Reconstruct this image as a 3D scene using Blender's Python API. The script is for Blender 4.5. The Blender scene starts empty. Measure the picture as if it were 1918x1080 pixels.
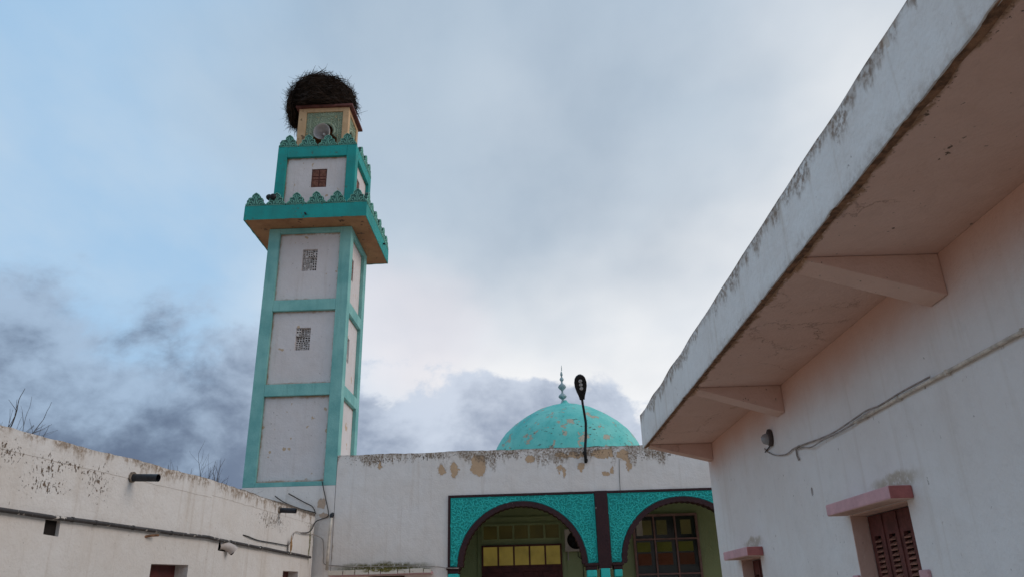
import bpy, bmesh, math, random
from mathutils import Vector, Matrix
from mathutils.geometry import tessellate_polygon
from mathutils import noise as mnoise

S = bpy.context.scene
C = S.collection
R = math.radians
rnd = random.Random(7)

# ------------------------------------------------------------------ camera
cam = bpy.data.cameras.new('camera')
cam.sensor_width = 36.0
cam.lens = 1425.0 / 1918.0 * 36.0
cam.clip_start = 0.05
cam.clip_end = 3000
co = bpy.data.objects.new('camera', cam)
C.objects.link(co)
_p, _r = R(22.4), R(1.54)
_right = Vector((1, 0, 0)); _up = Vector((0, -math.sin(_p), math.cos(_p))); _fwd = Vector((0, math.cos(_p), math.sin(_p)))
_X = _right * math.cos(_r) - _up * math.sin(_r)
_Y = _up * math.cos(_r) + _right * math.sin(_r)
_Z = -_fwd
co.matrix_world = Matrix(((_X.x, _Y.x, _Z.x, 0), (_X.y, _Y.y, _Z.y, 0), (_X.z, _Y.z, _Z.z, 1.6), (0, 0, 0, 1)))
S.camera = co

# ------------------------------------------------------------------ view
S.view_settings.view_transform = 'Standard'
S.view_settings.look = 'None'
S.view_settings.exposure = 0.0
S.view_settings.gamma = 1.0
S.render.engine = 'CYCLES'
S.cycles.max_bounces = 6
S.cycles.diffuse_bounces = 4
S.cycles.glossy_bounces = 2
S.cycles.caustics_reflective = False
S.cycles.caustics_refractive = False

# ------------------------------------------------------------------ node helpers
class NT:
    def __init__(s, tree):
        s.t = tree
    def n(s, typ, ins=None, **kw):
        nd = s.t.nodes.new(typ)
        for k, v in kw.items():
            setattr(nd, k, v)
        if ins:
            for k, v in ins.items():
                i = nd.inputs[k]
                if isinstance(v, bpy.types.NodeSocket):
                    s.t.links.new(v, i)
                else:
                    if isinstance(v, tuple) and i.type == 'RGBA' and len(v) == 3:
                        v = (*v, 1)
                    i.default_value = v
        return nd
    def math(s, op, a, b=0.0, c=None, clamp=False):
        nd = s.n('ShaderNodeMath', operation=op, use_clamp=clamp)
        for i, v in enumerate((a, b, c)):
            if v is None: continue
            if isinstance(v, bpy.types.NodeSocket): s.t.links.new(v, nd.inputs[i])
            else: nd.inputs[i].default_value = v
        return nd.outputs[0]
    def vmath(s, op, a, b=None, scale=None):
        nd = s.n('ShaderNodeVectorMath', operation=op)
        for i, v in enumerate((a, b)):
            if v is None: continue
            if isinstance(v, bpy.types.NodeSocket): s.t.links.new(v, nd.inputs[i])
            else: nd.inputs[i].default_value = v
        if scale is not None: nd.inputs['Scale'].default_value = scale
        return nd.outputs['Value'] if op in ('LENGTH', 'DOT_PRODUCT', 'DISTANCE') else nd.outputs[0]
    def ramp(s, v, a, b, lo=0.0, hi=1.0, smooth=True):
        nd = s.n('ShaderNodeMapRange', {'Value': v, 'From Min': a, 'From Max': b, 'To Min': lo, 'To Max': hi},
                 interpolation_type='SMOOTHSTEP' if smooth else 'LINEAR')
        return nd.outputs[0]
    def mix(s, f, a, b):
        nd = s.n('ShaderNodeMix', data_type='RGBA')
        for i, v in ((0, f), (6, a), (7, b)):
            if isinstance(v, bpy.types.NodeSocket): s.t.links.new(v, nd.inputs[i])
            else: nd.inputs[i].default_value = v if not (isinstance(v, tuple) and len(v) == 3) else (*v, 1)
        return nd.outputs[2]
    def noise(s, vec, scale, detail=4, rough=0.55, out='Fac', **kw):
        nd = s.n('ShaderNodeTexNoise', {'Vector': vec, 'Scale': scale, 'Detail': detail, 'Roughness': rough}, **kw)
        return nd.outputs[out]
    def mapping(s, vec, loc=(0, 0, 0), scale=(1, 1, 1)):
        return s.n('ShaderNodeMapping', {'Vector': vec, 'Location': loc, 'Scale': scale}).outputs[0]

# ------------------------------------------------------------------ world: overcast evening sky, brightest low ahead to the right
W = bpy.data.worlds.new('World')
S.world = W
W.use_nodes = True
W.node_tree.nodes.clear()
w = NT(W.node_tree)
SUN_AZ, SUN_EL = R(98), R(30)          # azimuth clockwise from straight ahead (+Y)
tc = w.n('ShaderNodeTexCoord').outputs['Generated']
d = w.vmath('NORMALIZE', tc)
xyz = w.n('ShaderNodeSeparateXYZ', {0: d})
dz = xyz.outputs[2]
def az_el(a, e): return (math.sin(R(a)) * math.cos(R(e)), math.cos(R(a)) * math.cos(R(e)), math.sin(R(e)))
def lobe(a, e, r0, r1, vec=None):       # 1 inside r0 degrees of a direction, fading to 0 at r1
    return w.ramp(w.vmath('DOT_PRODUCT', vec or d, az_el(a, e)), math.cos(R(r1)), math.cos(R(r0)))
warp_c = w.vmath('SUBTRACT', w.noise(w.mapping(d, (2, 3, 1), (1, 1, 1.6)), 2.2, 4, 0.55, out='Color'), (0.5, 0.5, 0.5))
dwarp = w.vmath('NORMALIZE', w.vmath('ADD', d, w.vmath('SCALE', warp_c, scale=0.35)))
zz = w.math('ADD', w.math('MAXIMUM', dz, 0.0), 0.22)
deck = w.n('ShaderNodeCombineXYZ', {0: w.math('DIVIDE', xyz.outputs[0], zz), 1: w.math('DIVIDE', xyz.outputs[1], zz), 2: 0.0}).outputs[0]
hi_n = w.noise(w.mapping(deck, (3.1, 1.2, 0.4), (1.0, 0.8, 1.0)), 1.1, 5, 0.5)
hi_f = w.noise(w.mapping(deck, (8.3, 2.2, 3.0), (1.0, 0.6, 1.0)), 2.2, 6, 0.55)
sky_tex = w.n('ShaderNodeTexSky', sky_type='NISHITA', sun_disc=False, sun_elevation=SUN_EL, sun_rotation=SUN_AZ,
              air_density=1.0, dust_density=1.2, ozone_density=2.0).outputs[0]
clear = w.vmath('SCALE', sky_tex, scale=0.11)
thin = w.mix(w.ramp(hi_f, 0.3, 0.7), (0.42, 0.65, 0.90), (0.58, 0.74, 0.90))
base = w.mix(0.82, clear, thin)
# even grey layer that covers most of the sky, thinner to the left ahead
layer = w.ramp(w.math('ADD', hi_n, w.math('MULTIPLY', lobe(-62, 34, 18, 78), -0.30)), 0.26, 0.52)
grey = w.mix(w.ramp(hi_f, 0.3, 0.7), (0.32, 0.415, 0.53), (0.42, 0.525, 0.64))
col = w.mix(layer, base, grey)
# bright thin cloud low ahead and to the right
bright = w.math('MULTIPLY', lobe(17, 16, 9, 38, dwarp), w.ramp(hi_f, 0.2, 0.7, 0.80, 1.0))
col = w.mix(bright, col, (0.99, 0.98, 0.975))
veil = w.math('MULTIPLY', lobe(2, 39, 6, 27, dwarp), w.ramp(hi_n, 0.25, 0.60, 0.62, 0.92))
col = w.mix(veil, col, grey)
# low broken cloud: slate bank away from the bright part, pale lavender against it
def low(vec, sc, det, off):
    return w.noise(w.mapping(vec, off, (1.0, 1.0, 1.45)), sc, det, 0.59)
dw2 = w.vmath('ADD', d, w.vmath('SCALE', warp_c, scale=0.10))
cn = low(dw2, 3.9, 12, (2.2, 8.1, 2.9))
cn2 = low(dw2, 6.5, 9, (1.4, 0.7, 0.36))
bank = w.math('ADD', w.math('MULTIPLY', lobe(-44, 8, 10, 38, dwarp), 0.31), w.math('MULTIPLY', lobe(-6, 12, 6, 17), 0.15))
el_bias = w.ramp(dz, 0.17, 0.38, 0.105, -0.34)
cov = w.math('SUBTRACT', w.math('ADD', w.math('ADD', cn, el_bias), bank), w.math('MULTIPLY', lobe(16, 18, 4, 17), 0.05))
cmask = w.ramp(cov, 0.50, 0.56, 0.0, 0.92)
cmask_soft = w.ramp(cov, 0.465, 0.615, 0.0, 0.95)
side = lobe(14, 14, 12, 42)
cm = w.math('ADD', w.math('MULTIPLY', cmask, side), w.math('MULTIPLY', cmask_soft, w.math('SUBTRACT', 1.0, side)))
shade = w.ramp(w.math('ADD', w.math('ADD', cn2, w.math('MULTIPLY', w.math('SUBTRACT', dz, 0.22), 0.45)), w.math('MULTIPLY', w.math('SUBTRACT', cov, 0.64), -0.45)), 0.29, 0.62)
dark = w.mix(shade, (0.115, 0.155, 0.24), (0.38, 0.50, 0.66))
pale = w.mix(shade, (0.24, 0.30, 0.42), (0.60, 0.67, 0.79))
ccol = w.mix(lobe(14, 14, 14, 40), dark, pale)
col = w.mix(cm, col, ccol)
blush = w.math('MULTIPLY', lobe(-7, 19, 0, 8, dwarp), w.math('SUBTRACT', 1.0, cm))
col = w.mix(w.math('MULTIPLY', blush, 0.32), col, (0.90, 0.78, 0.80))
bg = w.n('ShaderNodeBackground', {'Color': col, 'Strength': 1.0})
wo = w.n('ShaderNodeOutputWorld', {'Surface': bg.outputs[0]})

# ------------------------------------------------------------------ sun (veiled, from the right)
sl = bpy.data.lights.new('sun', 'SUN')
sl.energy = 1.0
sl.angle = R(35)
sl.color = (1.0, 0.84, 0.70)
so = bpy.data.objects.new('sun', sl)
C.objects.link(so)
so.rotation_euler = Vector((math.sin(SUN_AZ) * math.cos(SUN_EL), math.cos(SUN_AZ) * math.cos(SUN_EL), math.sin(SUN_EL))).to_track_quat('Z', 'Y').to_euler()
so.location = (8, 20, 30)

# ------------------------------------------------------------------ materials
def new_mat(name):
    m = bpy.data.materials.new(name)
    m.use_nodes = True
    m.node_tree.nodes.clear()
    return m, NT(m.node_tree)

def finish(t, col, rough=0.85, bump=None, bump_d=0.01, spec=0.25, extra=None):
    p = t.n('ShaderNodeBsdfPrincipled', {'Roughness': rough, 'Specular IOR Level': spec})
    if isinstance(col, bpy.types.NodeSocket): t.t.links.new(col, p.inputs['Base Color'])
    else: p.inputs['Base Color'].default_value = (*col, 1)
    if extra:
        for k, v in extra.items():
            if isinstance(v, bpy.types.NodeSocket): t.t.links.new(v, p.inputs[k])
            else: p.inputs[k].default_value = v
    if bump is not None:
        b = t.n('ShaderNodeBump', {'Height': bump, 'Strength': 0.7, 'Distance': bump_d})
        t.t.links.new(b.outputs[0], p.inputs['Normal'])
    t.n('ShaderNodeOutputMaterial', {'Surface': p.outputs[0]})

def simple(name, col, rough=0.7, var=0.18, scale=9.0, bump=0.004, spec=0.3, **extra):
    m, t = new_mat(name)
    v = t.n('ShaderNodeTexCoord').outputs['Object']
    n1 = t.noise(v, scale, 5, 0.6)
    dk = tuple(c * (1 - var) for c in col); lt = tuple(min(1, c * (1 + var)) for c in col)
    finish(t, t.mix(t.ramp(n1, 0.3, 0.7), dk, lt), rough, t.noise(v, scale * 7, 4, 0.6), bump, spec, extra or None)
    return m

def plaster(name, base, warm, axis='x', top=None, bot=None, patches=(), patch_col=(0.57, 0.385, 0.245), pocks=(), specks=0.5,
            streak=0.35, patch_noise=None, moss=(), rough=0.9, grime=(0.16, 0.125, 0.095), cracks=0, bounce_tint=None, generated_edge=False, edge_col=(0.42, 0.25, 0.13), edge_w=0.05):
    """painted lime plaster: tint drift, rain streaks, pock marks, grime along an edge, flaked patches."""
    m, t = new_mat(name)
    tcn = t.n('ShaderNodeTexCoord')
    v = tcn.outputs['Object']
    sep = t.n('ShaderNodeSeparateXYZ', {0: v})
    z = sep.outputs[2]
    c = t.mix(t.ramp(t.noise(v, 0.9, 5, 0.6), 0.30, 0.72), base, warm)
    c = t.mix(t.math('MULTIPLY', t.ramp(t.noise(v, 5.5, 5, 0.62), 0.45, 0.75), 0.22), c, tuple(x * 0.80 for x in warm))
    # rain streaks
    sv = t.mapping(v, (0, 0, 0), (6.5, 6.5, 0.35))
    c = t.mix(t.math('MULTIPLY', t.ramp(t.noise(sv, 1.0, 4, 0.6), 0.52, 0.78), streak), c, tuple(x * f for x, f in zip(base, (0.66, 0.58, 0.50))))
    h = t.noise(v, 26, 4, 0.6)
    bumpv = t.math('ADD', t.math('MULTIPLY', h, 0.35), t.math('MULTIPLY', t.noise(v, 3.2, 4, 0.5), 1.2))
    # small dark specks and scratches
    spv = t.mapping(v, (0, 0, 0), (1.25, 1.25, 0.8))
    sp = t.math('MULTIPLY', t.ramp(t.noise(spv, 17, 3, 0.5), 0.70, 0.74), t.ramp(t.noise(v, 1.7, 2, 0.5), 0.40, 0.62))
    c = t.mix(t.math('MULTIPLY', sp, specks), c, (0.17, 0.12, 0.09))
    dist = t.vmath('SCALE', t.vmath('SUBTRACT', t.noise(v, 4.0, 5, 0.62, out='Color'), (0.5, 0.5, 0.5)), scale=0.34)
    dv = t.vmath('ADD', t.vmath('ADD', v, dist), t.vmath('SCALE', t.vmath('SUBTRACT', t.noise(v, 15.0, 4, 0.65, out='Color'), (0.5, 0.5, 0.5)), scale=0.13))
    def ell(vec, u, zc, ru, rz):
        if axis == 'xy': mp = t.mapping(t.vmath('SUBTRACT', vec, (u, zc, 0)), (0, 0, 0), (1 / ru, 1 / rz, 0))
        elif axis == 'x': mp = t.mapping(t.vmath('SUBTRACT', vec, (u, 0, zc)), (0, 0, 0), (1 / ru, 0, 1 / rz))
        else: mp = t.mapping(t.vmath('SUBTRACT', vec, (0, u, zc)), (0, 0, 0), (0, 1 / ru, 1 / rz))
        return t.vmath('LENGTH', mp)
    if bounce_tint:  # warm interreflected shade below the soffit, painted into the wall colour
        zb, zw, tcol = bounce_tint
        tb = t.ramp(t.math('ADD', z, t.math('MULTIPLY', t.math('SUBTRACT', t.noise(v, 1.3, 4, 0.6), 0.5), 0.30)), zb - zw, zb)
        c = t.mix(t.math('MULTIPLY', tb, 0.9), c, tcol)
    if cracks:
        vo = t.n('ShaderNodeTexVoronoi', {'Vector': t.vmath('ADD', v, t.vmath('SCALE', dist, scale=1.6)), 'Scale': 1.1}, feature='DISTANCE_TO_EDGE').outputs['Distance']
        ck = t.math('MULTIPLY', t.ramp(vo, 0.010, 0.003), t.ramp(t.noise(t.mapping(v, (9, 4, 2)), 0.8, 3, 0.5), 0.50, 0.60))
        c = t.mix(t.math('MULTIPLY', ck, cracks), c, (0.16, 0.12, 0.10))
        bumpv = t.math('SUBTRACT', bumpv, ck)
    if patches:
        mn = None
        for q in patches:
            e = ell(dv, *q)
            mn = e if mn is None else t.math('MINIMUM', mn, e)
        pm = t.ramp(mn, 1.03, 0.95)
        c = t.mix(t.math('MULTIPLY', t.ramp(mn, 1.30, 1.02), 0.30), c, (0.42, 0.33, 0.25))
        c = t.mix(pm, c, t.mix(t.noise(v, 9, 4, 0.6), tuple(x * 0.85 for x in patch_col), tuple(x * 1.2 for x in patch_col)))
        bumpv = t.math('SUBTRACT', bumpv, t.math('MULTIPLY', pm, 0.9))
    if patch_noise:
        sc, th, zlo, zhi, amt = patch_noise
        pn = t.ramp(t.noise(v, sc, 4, 0.5), th, th + 0.015)
        if zlo is not None: pn = t.math('MULTIPLY', pn, t.ramp(z, zlo, zhi))
        c = t.mix(t.math('MULTIPLY', pn, amt), c, patch_col)
    if pocks:
        mn = None
        for q in pocks:
            e = ell(t.vmath('ADD', v, t.vmath('SCALE', dist, scale=0.8)), *q)
            mn = e if mn is None else t.math('MINIMUM', mn, e)
        grains = t.noise(t.mapping(v, (0, 0, 0), (1.0, 1.0, 0.62)), 30, 4, 0.62)
        pk = t.ramp(t.math('SUBTRACT', grains, t.math('MULTIPLY', t.math('MINIMUM', mn, 3.0), 0.125)), 0.49, 0.53)
        c = t.mix(pk, c, t.mix(t.noise(v, 30, 2), (0.06, 0.045, 0.036), (0.27, 0.19, 0.135)))
        bumpv = t.math('SUBTRACT', bumpv, pk)
    for q in moss:
        e = ell(t.vmath('ADD', v, t.vmath('SCALE', dist, scale=0.6)), *q[:4])
        mk = t.math('MULTIPLY', t.ramp(e, 1.15, 0.45), t.ramp(t.noise(v, 15, 4, 0.65), 0.28, 0.50))
        c = t.mix(mk, c, t.mix(t.noise(v, 13, 3), *(q[4] if len(q) > 4 else ((0.035, 0.035, 0.012), (0.20, 0.18, 0.05)))))
    for edge, sgn in ((top, 1), (bot, -1)):
        if not edge: continue
        z0, depth, amt = edge
        dd = t.math('MULTIPLY', t.math('SUBTRACT', z0, z), sgn)           # distance from that edge
        run = t.noise(t.mapping(v, (3, 1, 2), (2.4, 2.4, 0.55)), 1.4, 5, 0.62)
        reach = t.math('MULTIPLY', t.ramp(run, 0.34, 0.72), depth)
        em = t.ramp(t.math('SUBTRACT', dd, reach), 0.10, -0.05)
        gr = t.ramp(t.noise(v, 19, 5, 0.68), 0.40, 0.60)
        c = t.mix(t.math('MULTIPLY', t.math('MULTIPLY', em, t.ramp(t.noise(v, 3.5, 4, 0.6), 0.35, 0.65)), amt * 0.55), c, tuple(x * f for x, f in zip(grime, (2.1, 2.0, 1.9))))
        c = t.mix(t.math('MULTIPLY', t.math('MULTIPLY', em, gr), amt), c, t.mix(t.noise(v, 6, 3), grime, tuple(x * f for x, f in zip(grime, (2.0, 1.7, 1.4)))))
        lip = t.ramp(t.math('ADD', dd, t.math('MULTIPLY', t.noise(v, 9, 4, 0.6), 0.05)), 0.065, 0.02)
        c = t.mix(t.math('MULTIPLY', lip, amt), c, tuple(x * 0.55 for x in grime))
    if generated_edge:
        g = t.n('ShaderNodeSeparateXYZ', {0: tcn.outputs['UV']})
        gx, gz = g.outputs[0], g.outputs[1]
        em = t.math('MINIMUM', t.math('MINIMUM', gx, t.math('SUBTRACT', 1.0, gx)), t.math('MINIMUM', gz, t.math('SUBTRACT', 1.0, gz)))
        er = t.math('ADD', em, t.math('MULTIPLY', t.math('SUBTRACT', t.noise(v, 5, 5, 0.65), 0.5), 0.075))
        c = t.mix(t.math('MULTIPLY', t.ramp(er, edge_w, 0.0), 0.95), c, edge_col)
    finish(t, c, rough, bumpv, 0.028, 0.2)
    return m

def painted(name, base, dark, flake=None, flake_th=0.70, rough=0.75, flake2=None, scale=1.0, bump=0.012, streak=0.38):
    m, t = new_mat(name)
    v = t.n('ShaderNodeTexCoord').outputs['Object']
    c = t.mix(t.ramp(t.noise(v, 1.6 * scale, 5, 0.6), 0.32, 0.70), base, dark)
    sv = t.mapping(v, (0, 0, 0), (7, 7, 0.5))
    c = t.mix(t.math('MULTIPLY', t.ramp(t.noise(sv, 1.0, 4, 0.6), 0.5, 0.8), streak), c, tuple(x * 0.6 for x in dark))
    b = t.noise(v, 30, 4, 0.6)
    if flake:
        f = t.ramp(t.noise(t.mapping(v, (5, 2, 1)), 3.6 * scale, 6, 0.62), flake_th, flake_th + 0.02)
        c = t.mix(t.math('MULTIPLY', f, 0.9), c, flake)
        b = t.math('SUBTRACT', b, f)
    if flake2:
        f = t.math('MULTIPLY', t.ramp(t.noise(t.mapping(v, (1, 7, 3), (1, 1, 1.7)), 9 * scale, 5, 0.65), 0.62, 0.645), t.ramp(t.noise(v, 1.1, 2), 0.40, 0.55))
        c = t.mix(f, c, flake2)
        b = t.math('SUBTRACT', b, f)
    finish(t, c, rough, b, bump, 0.3)
    return m

WHITE = (0.84, 0.785, 0.75); WARM = (0.79, 0.715, 0.66)
M = {}
M['facade'] = plaster('facade_plaster', WHITE, WARM, 'x', top=(5.13, 0.50, 0.9),
    patches=[(-1.86, 4.70, .08, .13), (-1.55, 4.66, .11, .20), (-0.98, 4.90, .13, .13), (-0.95, 4.65, .19, .15), (-0.85, 4.78, .08, .20), (0.33, 4.86, .13, .10), (1.10, 4.93, .14, .08),
             (1.45, 4.94, .27, .06), (2.12, 4.95, .27, .09), (2.62, 4.90, .15, .11), (2.73, 4.68, .06, .19), (1.60, 4.64, .07, .10), (2.35, 4.53, .05, .11), (2.17, 4.46, .10, .06), (1.07, 4.61, .07, .08), (1.15, 4.48, .04, .11), (-3.40, 4.84, .06, .11)],
    pocks=[(-3.4, 4.98, .9, .13), (-2.2, 5.0, .9, .10), (-0.4, 5.0, 1.1, .12), (1.6, 5.0, 1.0, .12), (3.4, 4.9, .9, .16)],
    moss=[(-3.2, 2.44, 1.25, .13, ((0.045, 0.042, 0.02), (0.26, 0.22, 0.08))), (-4.55, 2.9, .10, 1.0, ((0.30, 0.20, 0.12), (0.45, 0.33, 0.22)))])
M['left'] = plaster('left_wall_plaster', (0.72, 0.685, 0.655), (0.67, 0.615, 0.565), 'y', top=(3.64, 0.22, 0.85), specks=0.75, streak=0.5,
    pocks=[(10.2, 3.20, .26, .22), (9.32, 3.24, .30, .16), (9.30, 3.05, .34, .14), (9.62, 3.32, .55, .08), (8.6, 3.30, .28, .14), (16.0, 3.25, .9, .16), (18.7, 3.40, .40, .10)],
    moss=[(18.66, 3.0, .07, .50, ((0.06, 0.055, 0.025), (0.30, 0.27, 0.12))), (18.98, 3.05, .07, .42, ((0.05, 0.04, 0.03), (0.2, 0.16, 0.1)))])
M['right'] = plaster('right_wall_plaster', (0.83, 0.80, 0.785), (0.78, 0.73, 0.70), 'y', specks=0.7, streak=0.30, bounce_tint=(4.02, 0.70, (0.68, 0.40, 0.30)),
    patches=[], moss=[(6.9, 2.50, .5, .10, ((0.45, 0.38, 0.30), (0.6, 0.54, 0.45))), (11.4, 2.30, .5, .08, ((0.45, 0.38, 0.30), (0.6, 0.54, 0.45)))])
M['fascia'] = plaster('fascia_plaster', (0.82, 0.80, 0.78), (0.77, 0.73, 0.70), 'y', top=(4.61, 0.24, 0.8), bot=(4.01, 0.10, 0.25), specks=1.0, streak=0.5, grime=(0.14, 0.10, 0.072),
    patch_noise=(3.0, 0.73, None, None, 0.5), patch_col=(0.55, 0.44, 0.34))
M['soffit'] = plaster('soffit_paint', (0.70, 0.48, 0.40), (0.66, 0.43, 0.345), 'xy', specks=1.0, streak=0.0, cracks=0.12, patch_noise=(2.4, 0.72, None, None, 0.4), patch_col=(0.40, 0.22, 0.14),
    pocks=[(2.27, 3.4, .05, 2.2), (2.27, 7.5, .04, 2.0), (2.30, 12.2, .07, 1.0), (2.62, 3.9, .03, .12), (2.75, 5.0, .03, .06), (2.4, 12.6, .05, .2)],
    moss=[(2.26, 6.0, .055, 9.0, ((0.30, 0.16, 0.09), (0.45, 0.28, 0.18)))])
M['collar'] = simple('stained_mortar_collar', (0.30, 0.24, 0.19), 0.95, 0.6, 14, 0.02)
M['render_edge'] = simple('exposed_render_edge', (0.24, 0.125, 0.07), 0.95, 0.5, 14, 0.02)
M['tower_panel'] = plaster('minaret_panel_plaster', (0.72, 0.665, 0.66), (0.68, 0.61, 0.59), 'x', specks=1.0, streak=0.34, patch_noise=(4.2, 0.675, None, None, 0.85), patch_col=(0.52, 0.36, 0.22), generated_edge=True, edge_w=0.042, edge_col=(0.36, 0.19, 0.095))
M['tower_base'] = plaster('minaret_base_plaster', WHITE, WARM, 'x', specks=0.6, patches=[(0.82, 3.93, .10, .09), (0.93, 3.66, .13, .07)], patch_col=(0.55, 0.40, 0.30))
M['green'] = painted('faded_sea_green_paint', (0.255, 0.535, 0.495), (0.155, 0.405, 0.385), (0.46, 0.36, 0.23), 0.705)
M['deep_green'] = painted('deep_sea_green_paint', (0.016, 0.34, 0.315), (0.022, 0.27, 0.25), (0.45, 0.37, 0.24), 0.715, flake2=(0.10, 0.12, 0.09))
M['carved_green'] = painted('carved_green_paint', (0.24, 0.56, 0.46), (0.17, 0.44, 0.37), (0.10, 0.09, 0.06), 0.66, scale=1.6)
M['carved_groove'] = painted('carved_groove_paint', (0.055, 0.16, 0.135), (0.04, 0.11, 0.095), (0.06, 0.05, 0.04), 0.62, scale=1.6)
M['tur'] = painted('turquoise_paint', (0.045, 0.60, 0.545), (0.035, 0.51, 0.47), None, scale=1.4)
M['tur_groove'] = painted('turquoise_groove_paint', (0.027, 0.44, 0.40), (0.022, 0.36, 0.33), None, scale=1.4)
M['maroon'] = painted('dark_maroon_paint', (0.046, 0.015, 0.017), (0.034, 0.011, 0.014), (0.50, 0.43, 0.36), 0.70, rough=0.55, scale=2.2)
M['dome'] = painted('dome_turquoise_paint', (0.22, 0.66, 0.59), (0.10, 0.53, 0.49), (0.50, 0.40, 0.30), 0.575, flake2=(0.09, 0.12, 0.10), scale=0.75)
M['cream'] = painted('cream_ochre_paint', (0.64, 0.42, 0.235), (0.52, 0.33, 0.18), (0.17, 0.10, 0.055), 0.60, scale=1.3, streak=0.6)
M['lantern_panel'] = painted('weathered_green_carving', (0.45, 0.52, 0.38), (0.38, 0.46, 0.33), (0.56, 0.47, 0.28), 0.60, scale=2)
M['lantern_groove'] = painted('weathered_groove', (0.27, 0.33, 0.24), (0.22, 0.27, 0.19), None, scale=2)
M['brown_slab'] = simple('brown_red_paint', (0.13, 0.045, 0.038), 0.7, 0.35, 5)
M['ochre'] = painted('stained_ochre_underside', (0.42, 0.21, 0.10), (0.30, 0.14, 0.065), (0.10, 0.05, 0.03), 0.62, scale=1.0)
M['porch_green'] = painted('pistachio_porch_paint', (0.36, 0.42, 0.235), (0.32, 0.375, 0.205), None, streak=0.1)
M['door'] = simple('dark_red_door_paint', (0.10, 0.025, 0.022), 0.5, 0.25, 6)
M['wood'] = simple('red_brown_shutter_wood', (0.125, 0.040, 0.033), 0.7, 0.3, 11)
M['slat'] = simple('faded_brown_slat', (0.26, 0.115, 0.08), 0.7, 0.35, 14)
M['pink'] = simple('pink_lintel_paint', (0.62, 0.36, 0.38), 0.8, 0.10, 5, 0.01)
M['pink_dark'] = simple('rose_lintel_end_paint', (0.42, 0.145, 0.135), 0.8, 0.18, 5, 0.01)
M['mauve'] = simple('mauve_window_frame', (0.28, 0.16, 0.15), 0.6, 0.15, 6)
M['dark'] = simple('dark_interior', (0.018, 0.014, 0.012), 0.95, 0.3, 3)
M['grille'] = simple('grey_white_claustra', (0.62, 0.56, 0.53), 0.9, 0.3, 16)
M['black_pipe'] = simple('black_plastic_pipe', (0.022, 0.024, 0.030), 0.45, 0.3, 12, 0.002)
M['old_pipe'] = painted('paint_splashed_pipe', (0.065, 0.058, 0.058), (0.04, 0.036, 0.036), (0.62, 0.56, 0.50), 0.60, rough=0.6, scale=2.6)
M['pvc'] = simple('weathered_white_pvc', (0.62, 0.55, 0.47), 0.6, 0.25, 8, 0.004)
M['cable'] = simple('black_cable_rubber', (0.028, 0.026, 0.025), 0.55, 0.3, 10, 0.001)
M['pale_cable'] = simple('pale_grey_cable', (0.34, 0.29, 0.26), 0.6, 0.3, 10, 0.001)
M['lamp_black'] = simple('black_lamp_metal', (0.012, 0.012, 0.013), 0.5, 0.3, 8, 0.001)
M['led'] = simple('grey_led_lens', (0.42, 0.42, 0.42), 0.25, 0.2, 30, 0.001, 0.5)
M['horn'] = simple('grey_horn_metal', (0.52, 0.49, 0.48), 0.5, 0.12, 6, 0.002, 0.4)
M['white_plastic'] = simple('white_plastic', (0.80, 0.78, 0.75), 0.4, 0.1, 6, 0.001)
M['ac'] = simple('beige_metal_casing', (0.50, 0.44, 0.41), 0.5, 0.12, 5, 0.001)
M['finial'] = simple('grey_blue_finial_metal', (0.30, 0.40, 0.42), 0.5, 0.35, 9, 0.004, 0.4)
M['twig'] = simple('dark_nest_twig', (0.040, 0.026, 0.019), 0.95, 0.6, 3, 0.002, 0.1)
M['nest_core'] = simple('packed_nest_earth', (0.018, 0.013, 0.010), 1.0, 0.5, 9, 0.03, 0.05)
M['bark'] = simple('grey_bark', (0.085, 0.070, 0.065), 0.95, 0.35, 7, 0.006, 0.1)
M['moss'] = simple('yellow_green_moss', (0.12, 0.105, 0.028), 1.0, 0.85, 10, 0.02, 0.1)
M['tile'] = plaster('white_edge_tile_paint', (0.78, 0.72, 0.66), (0.70, 0.62, 0.52), 'x', moss=[(-3.2, 2.38, 0.55, .05, ((0.05, 0.05, 0.015), (0.30, 0.26, 0.08)))])
M['leaf'] = simple('dry_ochre_leaf', (0.30, 0.17, 0.07), 0.8, 0.45, 20)
M['steel'] = simple('dull_lamp_base', (0.07, 0.05, 0.045), 0.5, 0.3, 12)

def lit_glass(name, col, em, strength, scale=40.0):
    m, t = new_mat(name)
    v = t.n('ShaderNodeTexCoord').outputs['Object']
    wv = t.n('ShaderNodeTexWave', {'Vector': v, 'Scale': scale, 'Distortion': 1.0}, bands_direction='DIAGONAL').outputs['Fac']
    f = t.math('MULTIPLY', t.math('ADD', 0.75, t.math('MULTIPLY', wv, 0.35)), t.ramp(t.noise(v, 2.2, 3), 0.25, 0.75, 0.55, 1.25))
    e = t.mix(f, (0, 0, 0), em)
    finish(t, col, 0.3, wv, 0.003, 0.5, {'Emission Color': e, 'Emission Strength': strength})
    return m
M['pane_lit'] = lit_glass('lit_yellow_glass', (0.12, 0.095, 0.03), (0.50, 0.37, 0.075), 0.20)
M['pane_dim'] = lit_glass('dim_ochre_glass', (0.06, 0.06, 0.03), (0.30, 0.23, 0.05), 0.05, 60)
M['pane_yellow'] = lit_glass('yellow_green_glass', (0.06, 0.06, 0.008), (0.36, 0.36, 0.03), 0.035, 60)
M['pane_orange'] = lit_glass('orange_glass', (0.07, 0.02, 0.009), (0.35, 0.08, 0.015), 0.035, 60)
M['pane_dark'] = simple('dark_glass', (0.035, 0.038, 0.035), 0.2, 0.2, 3, 0.001, 0.5)
M['globe'] = simple('frosted_lamp_glass', (0.30, 0.29, 0.29), 0.25, 0.1, 5, 0.001, 0.5)

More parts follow.
